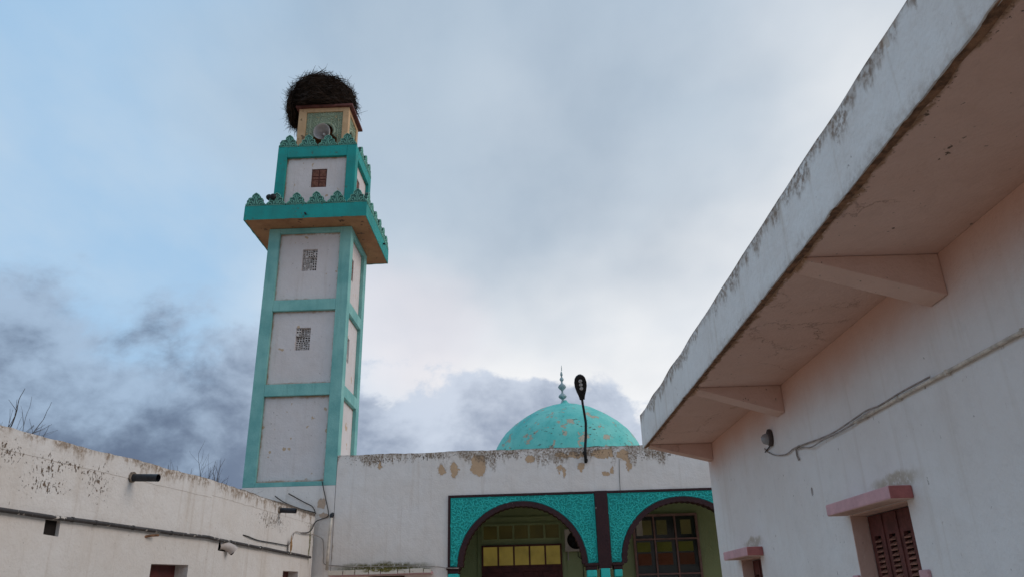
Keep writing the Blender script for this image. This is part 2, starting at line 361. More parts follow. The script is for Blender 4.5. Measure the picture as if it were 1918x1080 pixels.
def ground_mat():
    m, t = new_mat('courtyard_earth')
    v = t.n('ShaderNodeTexCoord').outputs['Object']
    c = t.mix(t.noise(v, 0.6, 6, 0.6), (0.46, 0.335, 0.245), (0.56, 0.43, 0.33))
    c = t.mix(t.math('MULTIPLY', t.ramp(t.noise(v, 30, 4, 0.6), 0.55, 0.7), 0.5), c, (0.36, 0.26, 0.19))
    finish(t, c, 0.95, t.noise(v, 20, 5, 0.6), 0.03, 0.2)
    return m
M['ground'] = ground_mat()

# ------------------------------------------------------------------ mesh helpers
class MB:
    def __init__(s, f=None):
        s.v, s.f, s.fn, s.uv = [], [], f, {}
    def add(s, vs, fs):
        o = len(s.v)
        s.v += [s.fn(*p) if s.fn else tuple(p) for p in vs]
        s.f += [tuple(o + i for i in f) for f in fs]
        return s
    def box(s, x0, x1, y0, y1, z0, z1):
        return s.add([(x0, y0, z0), (x1, y0, z0), (x1, y1, z0), (x0, y1, z0), (x0, y0, z1), (x1, y0, z1), (x1, y1, z1), (x0, y1, z1)],
                     [(0, 3, 2, 1), (4, 5, 6, 7), (0, 1, 5, 4), (1, 2, 6, 5), (2, 3, 7, 6), (3, 0, 4, 7)])
    def plate(s, outer, holes, fr, o0, o1):
        """polygon with holes in (a,b), extruded between offsets o0 (front) and o1; fr(a,b,o) -> xyz"""
        loops = [outer] + list(holes)
        tri = tessellate_polygon([[Vector((a, b, 0)) for a, b in L] for L in loops])
        flat = [p for L in loops for p in L]
        n = len(flat)
        vs = [fr(a, b, o0) for a, b in flat] + [fr(a, b, o1) for a, b in flat]
        fs = [tuple(t) for t in tri] + [tuple(n + i for i in reversed(t)) for t in tri]
        k = 0
        for L in loops:
            m = len(L)
            fs += [(k + i, k + (i + 1) % m, n + k + (i + 1) % m, n + k + i) for i in range(m)]
            k += m
        return s.add(vs, fs)
    def tube(s, pts, rad, n=8, cap=True):
        pts = [Vector(p) for p in pts]
        if not isinstance(rad, (list, tuple)): rad = [rad] * len(pts)
        vs, fs = [], []
        prev = None
        for i, p in enumerate(pts):
            t = (pts[min(i + 1, len(pts) - 1)] - pts[max(i - 1, 0)])
            t = t.normalized() if t.length > 1e-9 else Vector((0, 0, 1))
            if prev is None:
                a = t.orthogonal().normalized()
            else:
                a = (prev - t * prev.dot(t))
                a = a.normalized() if a.length > 1e-6 else t.orthogonal().normalized()
            prev = a
            b = t.cross(a)
            for k in range(n):
                an = 2 * math.pi * k / n
                vs.append(tuple(p + (a * math.cos(an) + b * math.sin(an)) * rad[i]))
        for i in range(len(pts) - 1):
            for k in range(n):
                k2 = (k + 1) % n
                fs.append((i * n + k, i * n + k2, (i + 1) * n + k2, (i + 1) * n + k))
        if cap:
            fs.append(tuple(range(n - 1, -1, -1)))
            fs.append(tuple((len(pts) - 1) * n + k for k in range(n)))
        return s.add(vs, fs)
    def lathe(s, prof, n=32, mat=None):
        vs, fs = [], []
        for r, z in prof:
            for k in range(n):
                a = 2 * math.pi * k / n
                p = Vector((r * math.cos(a), r * math.sin(a), z))
                vs.append(tuple(mat @ p) if mat else tuple(p))
        for i in range(len(prof) - 1):
            for k in range(n):
                k2 = (k + 1) % n
                fs.append((i * n + k, i * n + k2, (i + 1) * n + k2, (i + 1) * n + k))
        return s.add(vs, fs)
    def sweep(s, section, stations, jit):
        """section: list of 2-d corner points; stations along an axis; jit(i_station, i_corner) -> (da, db); fn maps (t,a,b)"""
        n = len(section)
        vs, fs = [], []
        for i, t in enumerate(stations):
            for k, (a, b) in enumerate(section):
                da, db = jit(i, k)
                vs.append((t, a + da, b + db))
        for i in range(len(stations) - 1):
            for k in range(n):
                k2 = (k + 1) % n
                fs.append((i * n + k, i * n + k2, (i + 1) * n + k2, (i + 1) * n + k))
        fs.append(tuple(range(n - 1, -1, -1)))
        fs.append(tuple((len(stations) - 1) * n + k for k in range(n)))
        return s.add(vs, fs)
    def mesh(s, name, fix=True):
        me = bpy.data.meshes.new(name)
        me.from_pydata(s.v, [], s.f)
        if fix:
            bm = bmesh.new(); bm.from_mesh(me)
            bmesh.ops.recalc_face_normals(bm, faces=bm.faces)
            bm.to_mesh(me); bm.free()
        me.update()
        return me
    def build(s, name, mat, parent=None, smooth=False, bevel=0.0, loc=None, fix=True):
        return link(s.mesh(name, fix), name, mat, parent, smooth, bevel, loc)

def link(me, name, mat, parent=None, smooth=False, bevel=0.0, loc=None):
    if mat and not me.materials:
        me.materials.append(M[mat] if isinstance(mat, str) else mat)
    if smooth:
        me.polygons.foreach_set('use_smooth', [True] * len(me.polygons))
    o = bpy.data.objects.new(name, me)
    C.objects.link(o)
    if parent: o.parent = parent
    if loc: o.location = loc
    if bevel:
        b = o.modifiers.new('bevel', 'BEVEL'); b.width = bevel; b.segments = 2; b.limit_method = 'ANGLE'; b.angle_limit = R(40)
    return o

def tag(o, label=None, cat=None, group=None, kind=None):
    if label: o['label'] = label
    if cat: o['category'] = cat
    if group: o['group'] = group
    if kind: o['kind'] = kind
    return o

def empty(name, loc=(0, 0, 0), rz=0.0):
    o = bpy.data.objects.new(name, None)
    o.empty_display_size = 0.3
    C.objects.link(o); o.location = loc; o.rotation_euler = (0, 0, rz)
    return o

def jitter_line(a0, a1, b0, b1, step, amp, seed):
    """points from (a0,b0) to (a1,b1) with a worn, uneven edge"""
    n = max(2, int(abs(a1 - a0) / step))
    out = []
    for i in range(n + 1):
        f = i / n
        x = a0 + (a1 - a0) * f
        e = mnoise.noise(Vector((x * 1.1, seed, 0.3))) * amp * 1.1 + mnoise.noise(Vector((x * 6.3, seed + 9, 1.7))) * amp * 0.8
        if i in (0, n): e *= 0.3
        out.append((x, b0 + (b1 - b0) * f + e))
    return out

def ridge(mb, pts, wd, ht, fr, base=0.0):
    """raised carved stroke: triangular ridge along 2-d points in the plate's plane"""
    vs, fs = [], []
    n = len(pts)
    for i, (a, b) in enumerate(pts):
        ta = pts[min(i + 1, n - 1)][0] - pts[max(i - 1, 0)][0]
        tb = pts[min(i + 1, n - 1)][1] - pts[max(i - 1, 0)][1]
        L = math.hypot(ta, tb) or 1
        na, nb = -tb / L, ta / L
        w_ = wd * (0.35 if i in (0, n - 1) else 1.0)
        vs += [fr(a + na * w_, b + nb * w_, base), fr(a + na * w_ * .4, b + nb * w_ * .4, base - ht), fr(a - na * w_ * .4, b - nb * w_ * .4, base - ht), fr(a - na * w_, b - nb * w_, base)]
    for i in range(n - 1):
        o = i * 4
        for k in range(3):
            fs.append((o + k, o + k + 1, o + 4 + k + 1, o + 4 + k))
    mb.add(vs, fs)

def curl(rg, a, b, size, ang):
    """one arabesque stroke: a hook, an S or an arc"""
    kind = rg.random()
    pts = []
    n = 9
    for i in range(n):
        f = i / (n - 1)
        if kind < 0.5:      # spiral hook
            th = ang + f * 4.2; r = size * (0.95 - 0.62 * f)
            pts.append((a + r * math.cos(th), b + r * math.sin(th)))
        elif kind < 0.8:    # s-curve
            q = (f - 0.5) * 2
            x, y = q * size, math.sin(q * 2.6) * size * 0.42
            pts.append((a + x * math.cos(ang) - y * math.sin(ang), b + x * math.sin(ang) + y * math.cos(ang)))
        else:               # arc
            th = ang + f * 2.2
            pts.append((a + size * .8 * math.cos(th), b + size * .8 * math.sin(th)))
    return pts

def scatter(rg, inside, a0, a1, b0, b1, r, tries=9000):
    cell, grid, out = r, {}, []
    for _ in range(tries):
        a, b = rg.uniform(a0, a1), rg.uniform(b0, b1)
        if not inside(a, b): continue
        k = (int(a / cell), int(b / cell)); ok = True
        for i in (-1, 0, 1):
            for j in (-1, 0, 1):
                for (p, q) in grid.get((k[0] + i, k[1] + j), ()):
                    if (p - a) ** 2 + (q - b) ** 2 < r * r: ok = False
        if ok:
            grid.setdefault(k, []).append((a, b)); out.append((a, b))
    return out

# ================================================================== GROUND
g = MB()
N = 24
g.add([(-700 + 1400 * i / N, -700 + 1400 * j / N, 0) for j in range(N + 1) for i in range(N + 1)],
      [(j * (N + 1) + i, j * (N + 1) + i + 1, (j + 1) * (N + 1) + i + 1, (j + 1) * (N + 1) + i) for j in range(N) for i in range(N)])
tag(g.build('ground', 'ground', fix=False), kind='structure')

FRZ = -R(1.4)
FO = (0, 19, 0)
def fworld(u, dd, z):
    c_, s_ = math.cos(FRZ), math.sin(FRZ)
    return (FO[0] + u * c_ - dd * s_, FO[1] + u * s_ + dd * c_, FO[2] + z)

# ================================================================== MOSQUE HALL  (local: x along the front, y into the building)
hall = empty('prayer_hall', FO, FRZ)
tag(hall, 'low white prayer hall with turquoise carved arches and a turquoise dome', 'mosque')
fr0 = lambda a, b, o: (a, o, b)

A1 = dict(u0=-1.69, u1=1.86, c=0.075, bl=.055, br=.002)
A2 = dict(u0=2.16, u1=5.71, c=3.935, bl=.002, br=.055)
RX, RZ, ZS = 1.53, 1.46, 2.40
ZT = 4.05
top_edge = jitter_line(9.0, -4.46, 5.13, 5.105, 0.12, 0.020, 3.0)
outer = [(-4.46, 0.0), (-3.56, 0.0), (-3.56, 2.26), (-2.70, 2.26), (-2.70, 0.0), (-1.69, 0.0), (-1.69, ZT), (1.86, ZT), (1.86, 2.27), (2.16, 2.27), (2.16, ZT), (5.71, ZT), (5.71, 0.0), (9.0, 0.0)] + top_edge
MB().plate(outer, [], fr0, 0.0, 0.32).build('front_wall', 'facade', hall)
# body behind
b = MB()
b.box(-4.46, 9.0, 0.33, 13.0, 4.45, 4.75)
b.build('roof_slab', 'facade', hall)
b = MB(); b.box(-4.40, -1.95, 0.60, 13.0, 0, 4.44); b.build('side_block', 'facade', hall)
b = MB(); b.box(-1.94, 9.0, 3.0, 13.0, 0, 4.44); b.build('porch_back_wall', 'porch_green', hall)
b = MB(); b.box(-1.94, -1.90, 0.33, 2.99, 0, 4.44); b.build('porch_side_wall', 'porch_green', hall)
b = MB(); b.box(-1.88, 9.0, 0.33, 2.99, 4.28, 4.44); b.build('porch_ceiling', 'porch_green', hall)
b = MB(); b.box(-3.50, -2.76, 0.20, 0.30, 0, 2.25); b.build('side_door', 'door', hall)

def arch_pts(c, rx, rz, zs, n=40, tooth=0.0, rev=False):
    out = []
    m = n * (2 if tooth else 1)
    for i in range(m + 1):
        th = math.pi * i / m
        k = tooth if (tooth and i % 2) else 0.0
        out.append((c + (rx - k) * math.cos(th), zs + (rz - k) * math.sin(th)))
    return out[::-1] if rev else out           # default runs right -> left

for A in (A1, A2):
    u0, u1, c = A['u0'], A['u1'], A['c']
    # thin dark border round the panel
    e = 0.0004
    bl, br = A['bl'], A['br']
    bord = [(u0 + .004, ZT - .055), (u0 + .004, ZT - .004), (u1 - .004, ZT - .004), (u1 - .004, ZT - .055)]
    ow = u0 if bl > .01 else u1 - br
    b = MB(); b.box(ow + .002, ow + .053, -.035, .30, ZS - .02, ZT - .056); b.build('arch_border', 'maroon', hall)
    MB().plate(bord, [], fr0, -0.035, 0.30).build('arch_border', 'maroon', hall)
    # two carved spandrels
    for sgn in (-1, 1):
        ui = u0 + bl + .002 if sgn < 0 else u1 - br - .002
        arc = [p for p in arch_pts(c, RX + .004, RZ + .004, ZS, 48) if (p[0] - c) * sgn >= -1e-6]
        if sgn > 0: poly = [(ui, ZS + .02)] + [p if i else (p[0], ZS + .02) for i, p in enumerate(arc)] + [(c, ZT - .057), (ui, ZT - .057)]
        else: poly = [(c, ZT - .057)] + arc[:-1] + [(arc[-1][0], ZS + .02), (ui, ZS + .02), (ui, ZT - .057)]
        sp = MB().plate(poly, [], fr0, 0.0, 0.26).build('spandrel_panel', 'tur_groove', hall)
        rg = random.Random(11 + int(c * 10) + sgn)
        lo, hi = min(ui, c), max(ui, c)
        def inside(a, b, mg=0.045):
            if not (lo + (mg if sgn < 0 else 0) < a < hi - (mg if sgn > 0 else 0)): return False
            if not (ZS + .02 + mg < b < ZT - .057 - mg): return False
            return ((a - c) / (RX + mg)) ** 2 + ((b - ZS) / (RZ + mg)) ** 2 > 1
        cm = MB()
        for (a, b_) in scatter(rg, inside, lo, hi, ZS, ZT, 0.050):
            ridge(cm, curl(rg, a, b_, rg.uniform(.040, .064), rg.uniform(0, 6.28)), .017, .022, fr0)
        # raised rim of the panel
        rim = [(ui + .02 * (1 if sgn < 0 else -1), ZS + .04), (ui + .02 * (1 if sgn < 0 else -1), ZT - .077), (c, ZT - .077)]
        ridge(cm, rim, .02, .018, fr0)
        ridge(cm, [(p[0] + .025 * (p[0] - c) / RX, p[1] + .025 * (p[1] - ZS) / RZ) for p in arc], .016, .018, fr0)
        rl = cm.build('arabesque_relief', 'tur', sp, fix=False); rl['kind'] = 'stuff'
    # dark maroon archivolt with scalloped inner edge, going through the wall
    pl = arch_pts(c, RX, RZ, ZS, 48) + arch_pts(c, RX - .115, RZ - .105, ZS, 34, tooth=.020, rev=True)
    MB().plate(pl, [], fr0, -0.045, 0.30).build('arch_trim', 'maroon', hall)

# pier between the arches
b = MB(); b.box(1.858, 2.162, -0.06, 0.31, 2.29, ZT - .002); b.build('pier', 'maroon', hall, bevel=.006)
for (x0, x1) in ((-1.72, -1.39), (1.53, 1.85), (2.17, 2.44)):
    b = MB(); b.box(x0, x1, -0.075, 0.33, 2.345, 2.405); b.box(x0 + .03, x1 - .03, -0.055, 0.325, 2.262, 2.345)
    b.build('impost', 'maroon', hall, bevel=.012)
    b = MB(); b.box(x0 + .045, x1 - .045, -0.06, 0.30, 2.10, 2.258); b.box(x0 + .075, x1 - .075, -0.03, 0.28, 1.95, 2.10)
    cap = b.build('capital', 'tur', hall, bevel=.02)
    b = MB(); xc = (x0 + x1) / 2
    b.lathe([(.085, 0.25), (.085, 1.85), (.11, 1.95)], 20, Matrix.Translation((xc, 0.12, 0)))
    b.box(xc - .13, xc + .13, -.01, .25, 0, .25)
    b.build('column', 'tur', hall, smooth=False)
b = MB(); b.box(1.90, 2.11, -0.065, 0.30, 0.0, 2.286); b.build('pier_shaft', 'tur', hall, bevel=.01)

# door in the porch, with two rows of panes
b = MB(); b.box(-1.20, 1.20, 2.94, 2.995, 0, 3.80); b.build('door_surround', 'porch_green', hall)
fr3 = lambda a, z, o: (a, 2.94 + o, z)
def panes(parent, x0, x1, z0, z1, n, bar, depth, frame_mat, pane_mats, fname='transom_frame'):
    wd = (x1 - x0 - bar * (n + 1)) / n
    holes = []
    for i in range(n):
        a = x0 + bar + i * (wd + bar)
        holes.append([(a, z0 + bar), (a + wd, z0 + bar), (a + wd, z1 - bar), (a, z1 - bar)])
    o = MB().plate([(x0, z0), (x1, z0), (x1, z1), (x0, z1)], holes, fr3, -depth, 0.0).build(fname, frame_mat, parent)
    for i, h in enumerate(holes):
        p = MB(); p.box(h[0][0] + .001, h[1][0] - .001, 2.94 - depth * .45, 2.938, h[0][1] + .001, h[2][1] - .001)
        p.build('pane', pane_mats[i % len(pane_mats)], o)
    return o
panes(hall, -1.09, 1.09, 3.16, 3.62, 5, .055, .06, 'porch_green', ['pane_dim'])
panes(hall, -1.09, 1.09, 2.49, 3.06, 5, .045, .075, 'door', ['pane_lit'])
dr = MB(); dr.box(-1.09, 1.09, 2.87, 2.935, 0.0, 2.488); dr = dr.build('door', 'door', hall)
for i in range(4):
    b = MB(); x = -1.03 + i * .525
    b.box(x, x + .44, 2.845, 2.869, 1.3, 2.36); b.box(x, x + .44, 2.845, 2.869, 0.15, 1.15)
    b.build('door_panel', 'door', dr, bevel=.012)

# porch window with mauve grid and coloured inner panes
xs = [3.10, 3.64, 4.22, 4.80]; zs = [1.30, 2.21, 3.10, 3.72]
wf = [(3.06, 1.26), (4.84, 1.26), (4.84, 3.76), (3.06, 3.76)]
holes = []
for i in range(3):
    for j in range(3):
        holes.append([(xs[i] + .02, zs[j] + .02), (xs[i + 1] - .02, zs[j] + .02), (xs[i + 1] - .02, zs[j + 1] - .02), (xs[i] + .02, zs[j + 1] - .02)])
win = MB().plate(wf, holes, fr3, -.07, .02).build('window', 'mauve', hall)
bk = MB(); bk.box(3.06, 4.84, 2.962, 2.996, 1.26, 3.76); bk.build('window_back', 'pane_dark', win)
for i in range(3):
    a0, a1 = xs[i] + .05, xs[i + 1] - .13
    for (z0, z1, mt) in ((2.78, 3.03, 'pane_yellow'), (2.44, 2.74, 'pane_orange'), (2.25, 2.41, 'pane_dark'), (1.85, 2.10, 'pane_yellow'), (1.45, 1.80, 'pane_orange')):
        b = MB(); b.box(a0, a1, 2.946, 2.961, z0, z1); b.build('pane', mt, win)
for (a0, a1) in ((3.30, 3.58), (3.72, 4.0), (4.38, 4.66)):
    b = MB(); b.box(a0, a1, 2.946, 2.961, 3.22, 3.60); b.build('pane', 'pane_dim', win)
b = MB(); b.box(3.16, 3.33, 2.925, 2.945, 3.20, 3.66); b.build('notice_strip', 'ac', win)

# mossy tiled canopy over the side door
b = MB(); b.box(-4.44, -2.04, -0.26, -0.002, 2.27, 2.325); b.build('door_canopy', 'pink', hall)
xx = -4.455
rg = random.Random(5)
cols = []
while xx < -2.06:
    wd = min(rg.choice((.28, .32, .36, .40)), -2.03 - xx)
    b = MB(); b.box(xx, xx + wd - .02, -0.285, -0.262, 2.285 + rg.uniform(-.006, .006), 2.385 + rg.uniform(-.012, .012))
    b.build('edge_tile', 'tile', hall, bevel=.004)
    xx += wd
mm = MB()
for i in range(1300):
    x = rg.uniform(-4.4, -2.1); y = -rg.uniform(.02, .25)
    hgt = (.09 + .11 * mnoise.noise(Vector((x * 2.6, 3, 1)))) * (1 - abs(x + 3.1) / 2.2) * (0.3 + 0.7 * (1 + y / .27)) + .015
    s_ = rg.uniform(.02, .05)
    n_ = 5
    base = [(x + s_ * math.cos(6.283 * k / n_), y + s_ * math.sin(6.283 * k / n_), 2.326) for k in range(n_)]
    mm.add(base + [(x + rg.uniform(-.02, .02), y, 2.33 + hgt)], [(k, (k + 1) % n_, n_) for k in range(n_)])
tag(mm.build('moss', 'moss', hall, fix=False), kind='stuff')

# dome
dome_prof = [(2.50, 4.75), (2.50, 5.6), (2.47, 5.85), (2.42, 6.08), (2.30, 6.38), (2.17, 6.60), (2.02, 6.80), (1.74, 7.06), (1.39, 7.31), (0.96, 7.555), (0.55, 7.70), (0.20, 7.79), (0.10, 7.86), (0.06, 7.93), (0.0, 7.94)]
dm = MB().lathe(dome_prof, 96, Matrix.Translation((1.52, 6.0, -0.13))).build('dome', 'dome', hall, smooth=True)
fin_prof = [(0.10, 7.74), (0.05, 7.82), (.035, 7.88), (.045, 7.90), (.11, 7.945), (.138, 7.985), (.138, 8.0), (.11, 8.05), (.045, 8.10), (.03, 8.13), (.03, 8.18), (.045, 8.21),
            (.11, 8.27), (.136, 8.315), (.136, 8.33), (.11, 8.38), (.04, 8.44), (.028, 8.48), (.03, 8.51), (.065, 8.56), (.072, 8.58), (.06, 8.62), (.028, 8.66), (.022, 8.69), (.045, 8.74), (.03, 8.82), (.012, 8.87), (.0, 8.875)]
MB().lathe(fin_prof, 24, Matrix.Translation((1.45, 6.0, -.06))).build('finial', 'finial', dm, smooth=True)
cr = MB()
cp = []
for i in range(15):
    th = R(-70) - R(300) * 0 + R(20) + i * R(320) / 14 - R(40)
    cp.append((1.45 + .012, 6.0 + .055 * math.cos(R(110) + i * R(320) / 14), 8.93 + .095 * math.sin(R(110) + i * R(320) / 14)))
cr.tube(cp, [.003 + .011 * math.sin(math.pi * i / 14) for i in range(15)], 6)
cr.build('crescent', 'finial', dm, smooth=True)

# ================================================================== MINARET
HX, HY = 1.165, 1.02
tc_u, tc_d = -5.635, 1.02
mina = empty('minaret', fworld(tc_u, tc_d, 0), FRZ)
tag(mina, 'square white and sea green minaret with crenellated platform', 'minaret')
def face(k, hx, hy):
    def f(a, z, o):      # o: outwards positive
        if k == 0: return (a, -hy - o, z)
        if k == 1: return (hx + o, a, z)
        if k == 2: return (-a, hy + o, z)
        return (-hx - o, -a, z)
    return f
def half(k, hx, hy): return hx if k in (0, 2) else hy

b = MB(); b.box(-HX + .003, HX - .003, -HY + .003, HY, 0, 4.378); b.build('base_wall', 'tower_base', mina)
PW = .31

def uv_plate(me, f_ab):
    uvl = me.uv_layers.new(name='UVMap')
    for lp in me.loops:
        uvl.data[lp.index].uv = f_ab(me.vertices[lp.vertex_index].co)

def panel(k, hx, hy, a0, a1, z0, z1, hole=None, inset=.10):
    f = face(k, hx, hy)
    fr = lambda a, b_, o: f(a, b_, -o)
    hs = [[(hole[0], hole[2]), (hole[1], hole[2]), (hole[1], hole[3]), (hole[0], hole[3])]] if hole else []
    mb = MB().plate([(a0, z0), (a1, z0), (a1, z1), (a0, z1)], hs, fr, inset, inset + .14)
    me = mb.mesh('panel')
    ax = {0: lambda c_: c_.x, 1: lambda c_: c_.y, 2: lambda c_: -c_.x, 3: lambda c_: -c_.y}[k]
    uv_plate(me, lambda c_: ((ax(c_) - a0) / (a1 - a0), (c_.z - z0) / (z1 - z0)))
    o = link(me, 'panel', 'tower_panel', mina)
    if hole:
        b_ = MB(lambda a, z, o_: f(a, z, o_)); b_.box(hole[0] - .02, hole[1] + .02, z_lo(hole), z_hi(hole), -inset - .24, -inset - .215)
        b_.build('dark_backing', 'dark', o)
    return o
def z_lo(h): return h[2] - .02
def z_hi(h): return h[3] + .02

def grille(k, hx, hy, h, inset, parent):
    """claustra of perforated blocks laid pinwheel fashion"""
    f = face(k, hx, hy)
    a0, a1, z0, z1 = h
    W_, H_ = a1 - a0, z1 - z0
    lay = [(0, .34, 0, .40), (.34, .67, 0, .40), (.67, 1, 0, .40), (0, .58, .40, .63), (.58, 1, .40, .63), (0, .36, .63, 1), (.36, .68, .63, 1), (.68, 1, .63, 1)]
    rg_ = random.Random(int(z0 * 10) + k)
    for (p0, p1, q0, q1) in lay:
        x0, x1 = a0 + p0 * W_ + .006, a0 + p1 * W_ - .006
        y0, y1 = z0 + q0 * H_ + .006, z0 + q1 * H_ - .006
        pt = rg_.choice((.05, .06, .07)); nx, ny = max(2, round((x1 - x0) / pt)), max(2, round((y1 - y0) / pt / rg_.choice((.8, 1.2))))
        bx, by = (x1 - x0) / nx, (y1 - y0) / ny
        holes_ = []
        for i in range(nx):
            for j in range(ny):
                if rg_.random() < .12: continue
                holes_.append([(x0 + (i + .18) * bx, y0 + (j + .15) * by), (x0 + (i + .86) * bx, y0 + (j + .15) * by), (x0 + (i + .86) * bx, y0 + (j + .82) * by), (x0 + (i + .18) * bx, y0 + (j + .82) * by)])
        oo = inset + .02 + rg_.uniform(0, .08)
        MB().plate([(x0, y0), (x1, y0), (x1, y1), (x0, y1)], holes_, lambda a, b_, o: f(a, b_, -o), oo, oo + .05).build('grille_block', 'grille', parent)

def shutter(k, hx, hy, h, inset, parent):
    f = face(k, hx, hy)
    a0, a1, z0, z1 = h
    b_ = MB(f); b_.box(a0 + .002, a1 - .002, z0 + .002, z1 - .002, -inset - .06, -inset - .03)
    sh = b_.build('shutter', 'wood', parent)
    for i in range(2):
        for (q0, q1) in ((.05, .40), (.45, .58), (.63, .95)):
            x0 = a0 + (a1 - a0) * (.06 + .48 * i); x1 = x0 + (a1 - a0) * .40
            n_ = 5 if q1 - q0 > .2 else 2
            for j in range(n_):
                zz0 = z0 + (z1 - z0) * (q0 + (q1 - q0) * j / n_); zz1 = zz0 + (z1 - z0) * (q1 - q0) / n_ * .62
                c_ = MB(f); c_.box(x0, x1, zz0, zz1, -inset - .029, -inset - .012); c_.build('slat', 'slat', sh)

# shaft: posts, bands, panels
for sx in (-1, 1):
    for sy in (-1, 1):
        b = MB(); x0, x1 = sorted((sx * HX, sx * (HX - PW))); y0, y1 = sorted((sy * HY, sy * (HY - PW)))
        b.box(x0, x1, y0, y1, 4.38, 11.50); b.build('corner_post', 'green', mina, bevel=.008)
levels = [(4.38, 4.49), (6.68, 6.99), (9.03, 9.34), (11.36, 11.498)]
for k in range(4):
    h_ = half(k, HX, HY) - PW - .002
    f = face(k, HX, HY)
    for (z0, z1) in levels:
        b = MB(f); b.box(-h_, h_, z0, z1, -.22, -.003); b.build('band', 'green', mina, bevel=.006)
    for i in range(3):
        z0, z1 = levels[i][1] + .001, levels[i + 1][0] - .001
        hole = None
        if k == 0 and i == 1: hole = (-.19, .205, 7.93, 8.56)
        if k == 0 and i == 2: hole = (-.19, .22, 10.22, 10.87)
        if k == 1 and i == 1: hole = (-.45, -.10, 7.75, 8.45)
        if k == 1 and i == 2: hole = (-.50, -.15, 10.15, 10.80)
        pn = panel(k, HX, HY, -h_ - .02, h_ + .02, z0 - .01, z1 + .01, hole)
        if hole:
            if k == 1 and i == 2: shutter(k, HX, HY, hole, .10, pn)
            else: grille(k, HX, HY, hole, .10, pn)
# balcony platform
PX, PY = 1.70, 1.62
PZ0, PZ1 = 11.50, 11.925
b = MB(); b.box(-PX + .022, PX - .022, -PY + .022, PY - .022, PZ0 + .012, PZ1 - .05); b.build('platform_underside', 'ochre', mina)
for k in range(4):
    f = face(k, PX, PY); h_ = half(k, PX, PY)
    hh = h_ if k in (0, 2) else h_ - .021
    st = [-hh + 2 * hh * i / 40 for i in range(41)]
    mb = MB(lambda t, a, z: f(t, z, a))
    sd = 5.0 + k
    def jit(i, c_):
        if c_ in (0, 5): return (0, mnoise.noise(Vector((st[i] * 4, sd, 0))) * .014)
        if c_ in (3, 4): return (0, 0)
        return (0, mnoise.noise(Vector((st[i] * 3, sd, c_))) * .008)
    mb.sweep([(0.0, PZ0), (0.0, PZ1), (-.16 if k in (0, 2) else -.14, PZ1), (-.16 if k in (0, 2) else -.14, PZ1 - .045), (-.02, PZ1 - .046), (-.02, PZ0 + .004)], st, jit)
    mb.build('platform_fascia', 'deep_green', mina)

# merlons
def merlon_meshes(wd, ht, th):
    hw = wd / 2
    half_o = [(.99, .0), (.99, .12), (.86, .22), (.72, .29), (.66, .38), (.70, .41), (.67, .55), (.43, .57), (.37, .63), (.41, .73), (.34, .83), (.14, .94), (0, 1.0)]
    pts = [(x * hw, z * ht) for x, z in half_o] + [(-x * hw, z * ht) for x, z in half_o[-2::-1]]
    fr_ = lambda a, b_, o: (a, o, b_)
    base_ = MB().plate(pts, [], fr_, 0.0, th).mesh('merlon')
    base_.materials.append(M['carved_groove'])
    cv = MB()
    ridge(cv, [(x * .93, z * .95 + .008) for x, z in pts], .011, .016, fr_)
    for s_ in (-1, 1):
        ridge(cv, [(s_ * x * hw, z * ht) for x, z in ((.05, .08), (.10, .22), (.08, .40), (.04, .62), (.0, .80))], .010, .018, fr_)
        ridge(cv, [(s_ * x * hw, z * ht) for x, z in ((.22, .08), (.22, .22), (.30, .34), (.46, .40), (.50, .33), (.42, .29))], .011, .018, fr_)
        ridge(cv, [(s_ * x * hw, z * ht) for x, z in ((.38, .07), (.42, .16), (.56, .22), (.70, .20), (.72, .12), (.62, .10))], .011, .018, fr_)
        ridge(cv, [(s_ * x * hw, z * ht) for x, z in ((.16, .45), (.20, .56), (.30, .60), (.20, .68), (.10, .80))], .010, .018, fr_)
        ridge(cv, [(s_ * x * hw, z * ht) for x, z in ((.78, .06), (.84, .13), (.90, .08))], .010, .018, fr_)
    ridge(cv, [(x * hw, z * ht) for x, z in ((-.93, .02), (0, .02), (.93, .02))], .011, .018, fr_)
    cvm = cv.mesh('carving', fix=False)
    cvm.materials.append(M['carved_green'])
    return base_, cvm

def place_merlons(hx, hy, zb, n_x, n_y, wd_x, wd_y, ht, skip=()):
    for k in range(4):
        n_ = n_x if k in (0, 2) else n_y
        span = 2 * half(k, hx, hy)
        wd = span / n_ * .985
        me, cv = merlon_meshes(wd, ht, .10)
        rot = [0, R(90), R(180), R(270)][k]
        for i in range(n_):
            if (k, i) in skip: continue
            a = -span / 2 + (i + .5) * span / n_
            p = face(k, hx - .012, hy - .012)(a, zb, 0)
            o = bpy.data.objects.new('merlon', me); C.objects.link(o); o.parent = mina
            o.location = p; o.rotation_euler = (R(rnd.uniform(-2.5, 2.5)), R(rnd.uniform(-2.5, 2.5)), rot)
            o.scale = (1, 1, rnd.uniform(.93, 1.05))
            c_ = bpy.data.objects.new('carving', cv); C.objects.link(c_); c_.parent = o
place_merlons(PX, PY, PZ1 + .008, 6, 6, .56, .53, .425)

